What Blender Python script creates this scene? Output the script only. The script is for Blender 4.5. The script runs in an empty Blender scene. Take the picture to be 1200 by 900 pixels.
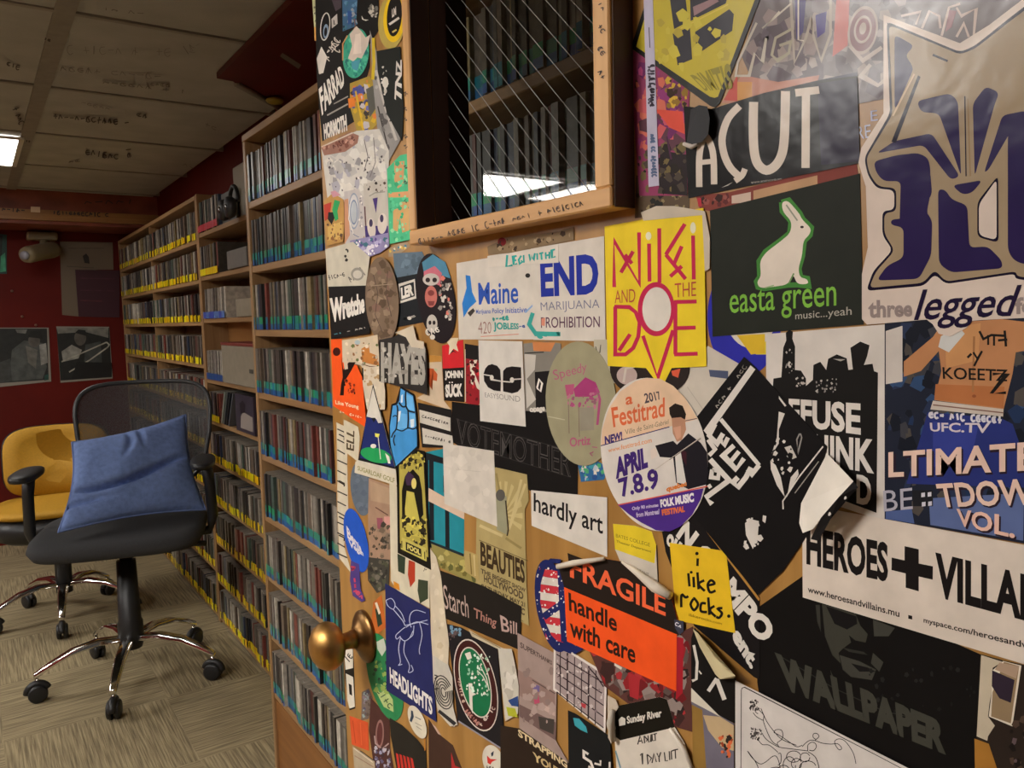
import bpy, bmesh, math, random
from mathutils import Vector, Matrix

# ---------------------------------------------------------------- camera
CAM_H = 1.35                       # eye height, metres; the camera stands in the doorway at x = y = 0
F_PX, YAW, PITCH, ROLL = 924.3, 0.599827, 0.0858088, -0.0247123
SC = bpy.context.scene
COL = SC.collection
fwd = Vector((math.sin(YAW)*math.cos(PITCH), math.cos(YAW)*math.cos(PITCH), -math.sin(PITCH)))
right0 = fwd.cross(Vector((0, 0, 1))).normalized(); up0 = right0.cross(fwd)
right = right0*math.cos(ROLL) + up0*math.sin(ROLL)
up = -right0*math.sin(ROLL) + up0*math.cos(ROLL)
EYE = Vector((0, 0, CAM_H))
cd = bpy.data.cameras.new('camera'); cam = bpy.data.objects.new('camera', cd); COL.objects.link(cam)
cd.sensor_width = 36; cd.lens = F_PX/1200*36; cd.clip_start = 0.02
cam.matrix_world = Matrix.Translation(EYE) @ Matrix((right, up, -fwd)).transposed().to_4x4()
SC.camera = cam
# ---------------------------------------------------------------- world, exposure, lamps
w = bpy.data.worlds.new('world'); SC.world = w; w.use_nodes = True
w.node_tree.nodes['Background'].inputs[0].default_value = (1.0, .93, .85, 1)
w.node_tree.nodes['Background'].inputs[1].default_value = 0.05
SC.view_settings.view_transform = 'Standard'; SC.view_settings.look = 'None'
SC.view_settings.exposure = 0.25; SC.view_settings.gamma = 1; SC.view_settings.use_curve_mapping = False
LAMP = (6, 23, 23, 33, 30)         # radiance of each ceiling panel (set one by one to balance door and room)
LAMPS = [(-.49, .245, 3.92, 4.60), (-2.16, -1.56, 3.72, 4.42), (-2.88, -2.30, 3.72, 4.42),
         (-1.36, -.76, .62, 1.26), (-2.16, -1.56, 1.30, 1.95)]
CEIL = 2.15
# ---------------------------------------------------------------- helpers
random.seed(7)
MATS = {}
def lin(c): return c/12.92 if c <= .04045 else ((c+.055)/1.055)**2.4
def rgb(h, k=1.0):
    h = h.lstrip('#')
    if len(h) == 3: h = ''.join(a*2 for a in h)
    return tuple(min(.9, lin(int(h[i:i+2], 16)/255)*k) for i in (0, 2, 4))
def mat(name, color, rough=.5, metal=0, noise=0, nscale=30, bump=0, bscale=200, coat=0, spec=.5):
    if name in MATS: return MATS[name]
    m = bpy.data.materials.new(name); m.use_nodes = True; MATS[name] = m
    nt = m.node_tree; b = nt.nodes['Principled BSDF']
    b.inputs['Base Color'].default_value = (*color, 1); b.inputs['Roughness'].default_value = rough
    b.inputs['Metallic'].default_value = metal; b.inputs['Coat Weight'].default_value = coat
    b.inputs['Specular IOR Level'].default_value = spec
    tc = nt.nodes.new('ShaderNodeTexCoord')
    if noise:
        n = nt.nodes.new('ShaderNodeTexNoise'); n.inputs['Scale'].default_value = nscale; n.inputs['Detail'].default_value = 6
        nt.links.new(tc.outputs['Object'], n.inputs['Vector'])
        r = nt.nodes.new('ShaderNodeValToRGB')
        r.color_ramp.elements[0].position = .3; r.color_ramp.elements[1].position = .7
        r.color_ramp.elements[0].color = (*[c*(1-noise) for c in color], 1)
        r.color_ramp.elements[1].color = (*[min(.95, c*(1+noise)) for c in color], 1)
        nt.links.new(n.outputs['Fac'], r.inputs['Fac']); nt.links.new(r.outputs['Color'], b.inputs['Base Color'])
    if bump:
        n = nt.nodes.new('ShaderNodeTexNoise'); n.inputs['Scale'].default_value = bscale; n.inputs['Detail'].default_value = 4
        nt.links.new(tc.outputs['Object'], n.inputs['Vector'])
        bp = nt.nodes.new('ShaderNodeBump'); bp.inputs['Strength'].default_value = bump; bp.inputs['Distance'].default_value = .004
        nt.links.new(n.outputs['Fac'], bp.inputs['Height']); nt.links.new(bp.outputs['Normal'], b.inputs['Normal'])
    return m
def wood(name, c1, c2, axis='Y', scale=1.0, rough=.4):
    if name in MATS: return MATS[name]
    m = bpy.data.materials.new(name); m.use_nodes = True; MATS[name] = m
    nt = m.node_tree; b = nt.nodes['Principled BSDF']; b.inputs['Roughness'].default_value = rough
    tc = nt.nodes.new('ShaderNodeTexCoord'); mp = nt.nodes.new('ShaderNodeMapping')
    s = {'X': (2, 40, 40), 'Y': (40, 2, 40), 'Z': (40, 40, 2)}[axis]
    mp.inputs['Scale'].default_value = [v*scale for v in s]
    n = nt.nodes.new('ShaderNodeTexNoise'); n.inputs['Scale'].default_value = 1; n.inputs['Detail'].default_value = 8
    n.inputs['Distortion'].default_value = .6
    r = nt.nodes.new('ShaderNodeValToRGB'); r.color_ramp.elements[0].position = .3; r.color_ramp.elements[1].position = .72
    r.color_ramp.elements[0].color = (*c1, 1); r.color_ramp.elements[1].color = (*c2, 1)
    nt.links.new(tc.outputs['Object'], mp.inputs['Vector']); nt.links.new(mp.outputs['Vector'], n.inputs['Vector'])
    nt.links.new(n.outputs['Fac'], r.inputs['Fac']); nt.links.new(r.outputs['Color'], b.inputs['Base Color'])
    bp = nt.nodes.new('ShaderNodeBump'); bp.inputs['Strength'].default_value = .15; bp.inputs['Distance'].default_value = .002
    nt.links.new(n.outputs['Fac'], bp.inputs['Height']); nt.links.new(bp.outputs['Normal'], b.inputs['Normal'])
    return m
class MB:
    """collects faces with material slots, then links them as one mesh object"""
    def __init__(s): s.v = []; s.f = []; s.m = []; s.mats = []; s.smooth = []
    def slot(s, m):
        if m not in s.mats: s.mats.append(m)
        return s.mats.index(m)
    def face(s, pts, m, smooth=False):
        i = len(s.v); s.v += [tuple(p) for p in pts]; s.f.append(tuple(range(i, i+len(pts)))); s.m.append(s.slot(m)); s.smooth.append(smooth)
    def add(s, vs, fs, m, smooth=False):
        i = len(s.v); s.v += [tuple(p) for p in vs]; k = s.slot(m)
        for f in fs: s.f.append(tuple(i+j for j in f)); s.m.append(k); s.smooth.append(smooth)
    def box(s, a, b, m, mtx=None):
        (x0, y0, z0), (x1, y1, z1) = a, b
        vs = [Vector(p) for p in ((x0,y0,z0),(x1,y0,z0),(x1,y1,z0),(x0,y1,z0),(x0,y0,z1),(x1,y0,z1),(x1,y1,z1),(x0,y1,z1))]
        if mtx: vs = [mtx @ p for p in vs]
        s.add(vs, [(0,3,2,1),(4,5,6,7),(0,1,5,4),(1,2,6,5),(2,3,7,6),(3,0,4,7)], m)
    def tube(s, pts, rad, m, n=10, caps=True):
        pts = [Vector(p) for p in pts]; rad = rad if isinstance(rad, (list, tuple)) else [rad]*len(pts)
        vs = []; last = None
        for i, p in enumerate(pts):
            d = (pts[min(i+1, len(pts)-1)] - pts[max(i-1, 0)]).normalized()
            if last is None: u = d.orthogonal().normalized()
            else: u = (last - d*last.dot(d)).normalized()
            last = u; v = d.cross(u)
            for k in range(n):
                a = 2*math.pi*k/n; vs.append(p + (u*math.cos(a) + v*math.sin(a))*rad[i])
        fs = [(i*n+k, i*n+(k+1) % n, (i+1)*n+(k+1) % n, (i+1)*n+k) for i in range(len(pts)-1) for k in range(n)]
        if caps: fs += [tuple(range(n-1, -1, -1)), tuple((len(pts)-1)*n+k for k in range(n))]
        s.add(vs, fs, m, True)
    def lathe(s, prof, m, origin, axis, n=28):
        """prof: (distance along axis, radius)"""
        a = Vector(axis).normalized(); o = Vector(origin)
        s.tube_raw([o + a*t for t, r in prof], [r for t, r in prof], a, m, n)
    def tube_raw(s, pts, rad, a, m, n):
        u = a.orthogonal().normalized(); v = a.cross(u); vs = []
        for p, r in zip(pts, rad):
            for k in range(n): vs.append(p + (u*math.cos(2*math.pi*k/n) + v*math.sin(2*math.pi*k/n))*max(r, 1e-5))
        fs = [(i*n+k, i*n+(k+1) % n, (i+1)*n+(k+1) % n, (i+1)*n+k) for i in range(len(pts)-1) for k in range(n)]
        fs += [tuple(range(n-1, -1, -1)), tuple((len(pts)-1)*n+k for k in range(n))]
        s.add(vs, fs, m, True)
    def ball(s, c, r, m, nu=20, nv=12):
        c = Vector(c); r = r if isinstance(r, (tuple, list)) else (r, r, r); vs = []
        for j in range(nv+1):
            t = math.pi*j/nv
            for i in range(nu):
                p = 2*math.pi*i/nu
                vs.append(c + Vector((r[0]*math.sin(t)*math.cos(p), r[1]*math.sin(t)*math.sin(p), r[2]*math.cos(t))))
        s.add(vs, [(j*nu+i, (j+1)*nu+i, (j+1)*nu+(i+1) % nu, j*nu+(i+1) % nu) for j in range(nv) for i in range(nu)], m, True)
    def mesh(s, name):
        me = bpy.data.meshes.new(name); me.from_pydata(s.v, [], s.f)
        for m in s.mats: me.materials.append(m)
        me.polygons.foreach_set('material_index', s.m); me.polygons.foreach_set('use_smooth', s.smooth)
        me.update(); return me
    def build(s, name, parent=None, bevel=0, seg=2, sub=0):
        o = bpy.data.objects.new(name, s.mesh(name)); COL.objects.link(o)
        if parent: o.parent = parent
        if bevel:
            b = o.modifiers.new('b', 'BEVEL'); b.width = bevel; b.segments = seg; b.limit_method = 'ANGLE'
        if sub:
            b = o.modifiers.new('s', 'SUBSURF'); b.levels = b.render_levels = sub
        return o
def tag(o, label=None, cat=None, group=None, kind=None):
    if label: o['label'] = label
    if cat: o['category'] = cat
    if group: o['group'] = group
    if kind: o['kind'] = kind
    return o
def empty(name, loc=(0, 0, 0)):
    o = bpy.data.objects.new(name, None); COL.objects.link(o); o.location = loc; o.empty_display_size = .05; return o
def local(o):
    """parts are built in world coordinates; undo the offset of their thing's Empty"""
    for c in o.children: c.matrix_parent_inverse = Matrix.Translation(-o.location)
def sight(px, py):
    return (fwd*F_PX + right*(px-600) - up*(py-450)).normalized()
def on_x(px, py, X): d = sight(px, py); return EYE + d*(X/d.x)
def on_y(px, py, Y): d = sight(px, py); return EYE + d*(Y/d.y)
def on_z(px, py, Z): d = sight(px, py); return EYE + d*((Z-EYE.z)/d.z)

# ---------------------------------------------------------------- base materials
M_red = mat('red_wall_paint', (.105, .006, .003), .6, noise=.18, nscale=3, bump=.05, bscale=90, spec=.2)
M_tile = mat('ceiling_tile', (.40, .39, .37), .85, noise=.10, nscale=7, bump=.25, bscale=260)
M_tbar = mat('tbar', (.27, .25, .22), .5, noise=.1)
M_marker = mat('marker_ink', (.05, .035, .03), .6)
M_faint = mat('faded_ink', (.19, .17, .15), .7)
M_shelf = wood('shelf_pine', (.27, .145, .058), (.40, .24, .11), 'Y', 1, .45)
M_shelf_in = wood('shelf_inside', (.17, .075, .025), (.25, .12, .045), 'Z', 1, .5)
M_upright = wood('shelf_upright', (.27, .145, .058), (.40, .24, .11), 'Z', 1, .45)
M_door = wood('door_oak', (.29, .135, .028), (.46, .235, .06), 'Z', .8, .35)
M_frame = wood('frame_oak', (.48, .24, .08), (.74, .42, .17), 'Y', 1.2, .4)
M_jamb_shade = wood('jamb_shade', (.05, .022, .012), (.085, .035, .018), 'Z', 1, .5)  # wood darkened to paint in the shade on the window's side faces
M_black = mat('black_plastic', (.012, .012, .013), .45, bump=.1, bscale=400)
M_fabric = mat('charcoal_fabric', (.030, .030, .032), .9, noise=.2, nscale=300, bump=.4, bscale=700)
M_chrome = mat('chrome', (.75, .74, .72), .12, 1)
M_brass = mat('aged_brass', (.50, .275, .085), .42, 1, noise=.3, nscale=25)
M_brass_d = mat('dark_brass', (.22, .12, .045), .35, 1, noise=.35, nscale=30)
M_yellow = mat('mustard_upholstery', (.46, .235, .008), .7, noise=.08, nscale=120, bump=.2, bscale=600)
M_blue = mat('blue_cotton', (.15, .225, .47), .9, noise=.15, nscale=60, bump=.5, bscale=500)

# ================================================================ SETTING
def carpet():
    m = bpy.data.materials.new('carpet'); m.use_nodes = True; nt = m.node_tree; N = nt.nodes; L = nt.links
    b = N['Principled BSDF']; b.inputs['Roughness'].default_value = .95
    tc = N.new('ShaderNodeTexCoord')
    ck = N.new('ShaderNodeTexChecker'); ck.inputs['Scale'].default_value = 2.0; L.new(tc.outputs['Object'], ck.inputs['Vector'])
    outs = []
    for sx, sy, rz in ((6, 150, .5), (150, 6, .5)):
        mp = N.new('ShaderNodeMapping'); mp.inputs['Rotation'].default_value = (0, 0, rz); mp.inputs['Scale'].default_value = (sx, sy, 1)
        L.new(tc.outputs['Object'], mp.inputs['Vector'])
        n = N.new('ShaderNodeTexNoise'); n.inputs['Scale'].default_value = 1; n.inputs['Detail'].default_value = 3
        L.new(mp.outputs['Vector'], n.inputs['Vector']); outs.append(n)
    mx = N.new('ShaderNodeMix'); L.new(ck.outputs['Fac'], mx.inputs['Factor'])
    L.new(outs[0].outputs['Fac'], mx.inputs['A']); L.new(outs[1].outputs['Fac'], mx.inputs['B'])
    big = N.new('ShaderNodeTexNoise'); big.inputs['Scale'].default_value = 2.2; L.new(tc.outputs['Object'], big.inputs['Vector'])
    ad = N.new('ShaderNodeMath'); ad.operation = 'MULTIPLY_ADD'; ad.inputs[1].default_value = .25; L.new(big.outputs['Fac'], ad.inputs[0]); L.new(mx.outputs['Result'], ad.inputs[2])
    r = N.new('ShaderNodeValToRGB'); e = r.color_ramp.elements
    e[0].position = .45; e[0].color = (.16, .122, .066, 1); e[1].position = .80; e[1].color = (.39, .31, .175, 1)
    L.new(ad.outputs['Value'], r.inputs['Fac']); L.new(r.outputs['Color'], b.inputs['Base Color'])
    bp = N.new('ShaderNodeBump'); bp.inputs['Strength'].default_value = .7; bp.inputs['Distance'].default_value = .006
    L.new(mx.outputs['Result'], bp.inputs['Height']); L.new(bp.outputs['Normal'], b.inputs['Normal'])
    return m
XL, XR, YB, YN = -3.7, 1.03, 5.80, 0.0
def struct(name, boxes, m, parent=None):
    b = MB()
    for a, c in boxes: b.box(a, c, m)
    o = b.build(name, parent)
    if not parent: o['kind'] = 'structure'
    return o
struct('floor', [((XL-.2, -1.6, -.06), (XR+.2, YB+.2, 0))], carpet())
struct('wall_back', [((XL-.2, YB, 0), (XR+.2, YB+.12, CEIL+.1))], M_red)
struct('wall_right', [((XR, -.12, 0), (XR+.12, YB, CEIL+.1))], M_red)
struct('wall_left', [((XL-.12, -.12, 0), (XL, YB, CEIL+.1))], M_red)
struct('wall_near', [((XL, -.14, 0), (-.62, -.02, CEIL+.1)), ((.47, -.14, 0), (XR, -.02, CEIL+.1)), ((-.62, -.14, 2.06), (.47, -.02, CEIL+.1))], M_red)
# dropped ceiling: slab above, T-bars, one mesh per tile
ceil = struct('ceiling', [((XL-.1, -.1, CEIL+.03), (XR+.1, YB+.1, CEIL+.09))], M_tbar)
gx = [XL, -2.725, -1.235, .255, XR]
gy = [-.1] + [2.345 + .745*k for k in range(-3, 5)] + [YB]
tb = MB()
for x in gx[1:-1]: tb.box((x-.024, -.1, CEIL-.006), (x+.024, YB, CEIL+.03), M_tbar)
for y in gy[1:-1]: tb.box((XL, y-.009, CEIL-.005), (XR, y+.009, CEIL+.03), M_tbar)
tb.build('ceiling_grid', ceil)
for i in range(len(gx)-1):
    for j in range(len(gy)-1):
        t = MB(); t.box((gx[i]+.02, gy[j]+.006, CEIL+random.uniform(-.001, .002)), (gx[i+1]-.02, gy[j+1]-.006, CEIL+.03), M_tile)
        t.build('ceiling_tile', ceil, bevel=.004, seg=1)
def smooth(pts, k=4):
    """Catmull-Rom"""
    if len(pts) < 3: return pts
    q = [pts[0]] + pts + [pts[-1]]; out = []
    for i in range(1, len(q)-2):
        for j in range(k):
            t = j/k; out.append(tuple(.5*(2*q[i][d] + (q[i+1][d]-q[i-1][d])*t + (2*q[i-1][d]-5*q[i][d]+4*q[i+1][d]-q[i+2][d])*t*t + (3*q[i][d]-q[i-1][d]-3*q[i+1][d]+q[i+2][d])*t**3) for d in (0, 1)))
    return out + [pts[-1]]
def squiggle(mb, m, P, p0, p1, n, amp, width, rnd, gap=.16):
    """illegible handwriting between two points: small letter-like strokes; P maps 2-D to 3-D"""
    dx, dy = p1[0]-p0[0], p1[1]-p0[1]; L = math.hypot(dx, dy) or 1; ux, uy = dx/L, dy/L; nx, ny = -uy, ux
    k = max(2, int(n/2.4)); cw = L/k
    for i in range(k):
        if 0 < i < k-1 and rnd.random() < gap: continue
        o = i*cw; hh = amp*rnd.uniform(.6, 1.05)
        for s in range(rnd.choice((1, 2, 2))):
            c = rnd.randrange(4); r = rnd.random
            if c == 0: q = [(.3+.2*r(), -1), (.3+.3*r(), 1)]
            elif c == 1: q = [(.1, -.2+.4*r()), (.85, -.3+.5*r())]
            elif c == 2: q = [(.75, -.8), (.2, -.6), (.1, .3), (.45, .95), (.85, .6)]
            else: q = [(.1, .9), (.3, -.8*r()-.2), (.6, .2), (.8, .9*r())]
            q = [(o+a*cw*.95, b*hh) for a, b in q]
            strip(mb, m, P, smooth([(p0[0]+ux*a+nx*b, p0[1]+uy*a+ny*b) for a, b in q], 3), width)
def strip(mb, m, P, pts, width):
    if len(pts) < 2: return
    Lp, Rp = [], []
    for i, p in enumerate(pts):
        a, b = pts[max(i-1, 0)], pts[min(i+1, len(pts)-1)]
        dx, dy = b[0]-a[0], b[1]-a[1]; l = math.hypot(dx, dy) or 1
        nx, ny = -dy/l, dx/l; k = width/2
        if 0 < i < len(pts)-1:
            d1 = (p[0]-a[0], p[1]-a[1]); l1 = math.hypot(*d1) or 1
            c = abs((-d1[1]/l1)*nx + (d1[0]/l1)*ny); k /= max(c, .5)
        Lp.append((p[0]+nx*k, p[1]+ny*k)); Rp.append((p[0]-nx*k, p[1]-ny*k))
    n = len(pts)
    mb.add([P(*q) for q in Lp] + [P(*q) for q in Rp], [(i, i+1, n+i+1, n+i) for i in range(n-1)], m)
# felt-pen scribbles people left on the tiles
rnd = random.Random(3); wr = MB()
def ceil_xy(px, py): return on_z(px, py, CEIL-.0065)
for a, b, n, amp, wd in (((62, 136), (152, 144), 34, 5, 1.6), ((160, 134), (174, 137), 6, 3, 1.5), ((100, 178), (140, 184), 16, 5, 1.3), ((150, 172), (152, 186), 6, 4, 1.4),
                         ((8, 74), (24, 80), 8, 4, 1.6), ((18, 126), (26, 146), 12, 5, 1.4), ((78, 58), (230, 62), 40, 8, .7), ((70, 80), (190, 90), 30, 5, .7), ((120, 96), (220, 108), 24, 3, 1.1),
                         ((170, 98), (200, 100), 12, 3, 1.2), ((120, 10), (170, 16), 12, 3, 1.0), ((240, 145), (255, 152), 6, 3, .8), ((215, 60), (235, 50), 8, 7, .6), ((95, 120), (130, 128), 12, 3, .6),
                         ((52, 45), (60, 48), 5, 2, 2.0), ((30, 165), (36, 166), 4, 1.5, 2.0), ((215, 192), (228, 198), 6, 3, .8), ((80, 190), (95, 188), 6, 2, 1.2)):
    squiggle(wr, M_marker if wd > 1.25 else M_faint, ceil_xy, a, b, n, amp*.8, wd*.8, rnd)
wr.build('marker_scribbles', ceil)
# timber beam and soffit in front of the back wall
M_beam = mat('beam_paint', (.22, .055, .03), .5, noise=.3, nscale=9)
M_beam2 = wood('beam_wood', (.24, .10, .03), (.38, .19, .06), 'X', .8)
YBM = 5.40
trim = struct('trim_1', [((XL, YBM+.01, 1.955), (XR, YB, CEIL))], M_beam)
struct('beam_ledge', [((XL, YBM-.012, 1.975), (XR, YBM+.012, 2.035))], M_beam2, trim)
bw = MB()
def beam_pt(px, py): return on_y(px, py, YBM-.0135)
for a, b, n in (((2, 245), (30, 247), 14), ((62, 249), (128, 252), 34), ((98, 237), (160, 236), 12)):
    squiggle(bw, M_marker, beam_pt, a, b, n, 2.6, 1.1, rnd)
bw.face([beam_pt(36, 242), beam_pt(47, 242.5), beam_pt(47, 249), beam_pt(36, 248.5)], mat('beam_label', rgb('#e0c0a0'), .6))
bw.build('beam_scribbles', trim)
# dark red panel under the ceiling above the nearest shelves
pn = empty('bulkhead_panel', (.9, 2.0, 2.10)); tag(pn, 'dark red panel under the ceiling above the nearest shelf bank', 'panel')
b = MB(); fp = [(.703, 2.646), (.756, 2.655), (1.025, 2.93), (1.025, 1.2), (.703, 1.2)]
M_redp = mat('red_panel', (.10, .007, .006), .45, noise=.2, nscale=5)
b.face([(x, y, 2.125) for x, y in fp], M_redp); b.face([(x, y, CEIL-.007) for x, y in reversed(fp)], M_redp)
for i in range(5):
    (x0, y0), (x1, y1) = fp[i], fp[(i+1) % 5]; b.face([(x0, y0, 2.125), (x0, y0, CEIL-.007), (x1, y1, CEIL-.007), (x1, y1, 2.125)], M_redp)
b.build('red_board', pn)
b = MB()
b.tube([(.77, 2.66, 2.121), (1.02, 2.92, 2.121)], .012, M_tbar, 6); b.build('metal_edge', pn)
b = MB(); q = [on_z(*p, 2.1225) for p in ((328, 66), (331, 62), (353, 76), (350, 81))]; b.face(q, mat('grey_label', (.20, .19, .16), .4)); b.build('grey_label', pn)
b = MB(); c = on_z(322, 118, 2.112); b.ball(c, (.03, .03, .012), mat('yellow_dot', (.35, .26, .03), .5)); b.build('yellow_dot', pn); local(pn)

# ceiling lamps
M_lampf = mat('lamp_frame', (.75, .73, .68), .4)
def lamp_mat(k):
    m = bpy.data.materials.new('lamp_panel'); m.use_nodes = True; em = m.node_tree.nodes['Principled BSDF']
    em.inputs['Emission Color'].default_value = (1, .965, .91, 1); em.inputs['Emission Strength'].default_value = k
    em.inputs['Base Color'].default_value = (.8, .8, .8, 1); return m
LL = ['square fluorescent ceiling panel in view at the left, before the beam', 'square fluorescent ceiling panel, seen mirrored in the door glass, nearer the shelves', 'square fluorescent ceiling panel, seen mirrored in the door glass, farther from the shelves',
      'square fluorescent ceiling panel closest to the doorway and the stickered door', 'square fluorescent ceiling panel between the doorway one and the mirrored ones']
for (x0, x1, y0, y1), lb, rad in zip(LAMPS, LL, LAMP):
    o = empty('ceiling_light', ((x0+x1)/2, (y0+y1)/2, CEIL)); tag(o, lb, 'light', 'square ceiling panels')
    b = MB()
    for a, c in (((x0, y0), (x1, y0+.02)), ((x0, y1-.02), (x1, y1)), ((x0, y0+.02), (x0+.02, y1-.02)), ((x1-.02, y0+.02), (x1, y1-.02))):
        b.box((*a, CEIL-.016), (*c, CEIL-.007), M_lampf)
    b.build('frame', o)
    b = MB(); b.box((x0+.02, y0+.02, CEIL-.012), (x1-.02, y1-.02, CEIL-.0075), lamp_mat(rad)); b.build('diffuser', o); local(o)

# ================================================================ BACK WALL THINGS
def flat(P, pts, m, mb): mb.face([P(*p) for p in pts], m)
def wall_sheet(name, label, cat, outline, base, d, group=None):
    def P(px, py, k=0): return on_y(px, py, YB-d-k)
    b = MB(); m = mat('paper_'+base, rgb(base), .5)
    b.face([P(*p) for p in outline], m)
    n = len(outline); bk = [P(*p)+Vector((0, d*.8, 0)) for p in outline]; fr = [P(*p) for p in outline]
    for i in range(n): b.face([fr[i], bk[i], bk[(i+1) % n], fr[(i+1) % n]], m)
    o = b.build(name); tag(o, label, cat, group); return o, P
def pm(h): return mat('wallprint_'+h, rgb(h), .5, noise=.35, nscale=28)
def pic(o, P, name, items):
    b = MB()
    for k, it in enumerate(items):
        z = .0004 + .00025*k; Q = lambda x, y: P(x, y, z)
        if it[0] == 'p': b.face([Q(*p) for p in it[2]], pm(it[1]))
        elif it[0] == 'l': strip(b, pm(it[1]), Q, it[3], it[2])
        elif it[0] == 'e':
            cx, cy, rx, ry = it[2:6]; b.face([Q(cx+rx*math.cos(t*math.pi/10), cy+ry*math.sin(t*math.pi/10)) for t in range(20)], pm(it[1]))
    b.build(name, o)
o, P = wall_sheet('photo_print', 'black and white photo of a man in a cap, leftmost on the red wall', 'photo', [(-14, 384), (57, 384), (60, 447), (-14, 455)], '#8d867c', .004, 'black and white photos')
pic(o, P, 'photograph', [('p', '#1b1e1d', [(-14, 385), (55, 385), (57, 445), (-14, 450)]), ('p', '#4b4f4d', [(14, 410), (28, 399), (50, 402), (55, 430), (50, 444), (10, 447)]), ('p', '#6a6862', [(30, 405), (44, 410), (42, 432), (33, 425)]),
    ('e', '#59544f', 40, 399, 7, 8), ('p', '#0e100f', [(32, 395), (36, 388), (48, 388), (50, 397)]), ('p', '#8b8a85', [(46, 404), (54, 402), (56, 425), (48, 428)]), ('p', '#3a3d3c', [(-14, 430), (12, 420), (14, 447), (-14, 450)]), ('p', '#6b6c69', [(18, 386), (32, 386), (30, 391), (20, 390)]), ('p', '#1f4a44', [(52, 440), (57, 438), (57, 445), (52, 446)])])
o, P = wall_sheet('photo_print', 'black and white photo of a trombone player, right one on the red wall', 'photo', [(66, 382.5), (128, 383), (132, 443.5), (71, 448.5)], '#8d867c', .004, 'black and white photos')
pic(o, P, 'photograph', [('p', '#191c1b', [(66, 384), (128, 384), (131, 442), (71, 446)]), ('p', '#77766f', [(66, 384), (127, 384), (127, 396), (100, 389), (68, 391)]), ('e', '#55514b', 94, 396, 7, 9), ('p', '#8e8d86', [(72, 412), (84, 404), (96, 410), (92, 420), (74, 424)]),
    ('p', '#3d4140', [(100, 404), (118, 400), (120, 430), (98, 432)]), ('l', '#a09d92', 1.6, [(72, 424), (100, 412), (125, 401)]), ('l', '#a09d92', 1.6, [(81, 436), (105, 422), (126, 407)]), ('l', '#a09d92', 1.6, [(125, 401), (128, 404), (126, 407)]), ('p', '#0c0d0d', [(90, 424), (131, 425), (131, 442), (84, 444)]), ('p', '#101212', [(88, 390), (92, 386), (100, 387), (102, 394)])])
o, P = wall_sheet('wall_notice', 'cream paper notice with a small dark figure, high on the red wall', 'notice', [(70, 283), (132, 284), (133, 316), (116, 316), (92, 318), (94, 371), (73, 369)], '#6e6050', .004)
pic(o, P, 'drawing', [('p', '#221c19', [(97, 300), (101, 297), (104, 301), (105, 309), (99, 308)]), ('l', '#4d4238', .7, [(80, 291), (122, 291)]), ('l', '#4d4238', .7, [(78, 312), (110, 314)])])
o, P = wall_sheet('wall_flyer', 'dark purple flyer below the cream notice, near the wall corner', 'flyer', [(88, 316), (140, 317), (140, 372), (92, 371)], '#3c1524', .007)
pic(o, P, 'faint_print', [('l', '#4e1f30', 1, [(94, 326), (134, 327)]), ('l', '#4e1f30', 1, [(94, 340), (134, 341)]), ('l', '#54202c', 1.5, [(94, 352), (120, 353)])])
o, P = wall_sheet('wall_poster', 'green and black poster edge at the far left, high on the red wall', 'poster', [(-25, 272), (8, 275), (8, 321), (-25, 320)], '#123c35', .004)
pic(o, P, 'artwork', [('p', '#0d1716', [(-25, 274), (3, 276), (2, 300), (-25, 300)]), ('p', '#3f9c78', [(1, 300), (6, 296), (7, 318), (0, 319)])])
sw = empty('speaker_box', on_y(50, 290, YB)); tag(sw, 'cream cylindrical camera housing on a bracket, high on the red wall', 'camera')
M_cam = mat('cream_plastic', rgb('#8a7c60'), .45)
b = MB(); p0, p1 = on_y(31, 271, YB-.1), on_y(67, 283, YB-.02); b.box((p0.x, YB-.10, p1.z), (p1.x, YB-.001, p0.z), M_cam); b.build('bracket', sw, bevel=.012)
b = MB(); c0, c1 = on_y(30, 299, YB-.26), on_y(64, 292, YB-.06)
dv = (c0-c1).normalized(); L = (c0-c1).length
b.lathe([(0, .0), (0, .046), (L*.1, .05), (L*.9, .05), (L, .044), (L, 0)], M_cam, c1, dv); b.build('housing', sw)
b = MB(); b.lathe([(0, 0), (0, .026), (.02, .024), (.02, 0)], mat('lens_grey', rgb('#9a9aa8'), .2), c0-dv*.002, dv); b.build('lens', sw)
b = MB(); b.tube([on_y(52, 280, YB-.06), on_y(50, 292, YB-.15)], .022, M_cam); b.build('arm', sw); local(sw)
for px, py, lb in ((14, 341, 'tiny pale pin in the red wall below the green poster'), (26, 371, 'small pale stain-like pin in the red wall above the left photo'), (42, 381, 'pale pin at the top of the left photo')):
    b = MB(); b.ball(on_y(px, py, YB-.006), .008, mat('pin', rgb('#7d5a4a'), .4), 10, 6); tag(b.build('wall_pin'), lb, 'pin', 'pins in the red wall')

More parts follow.
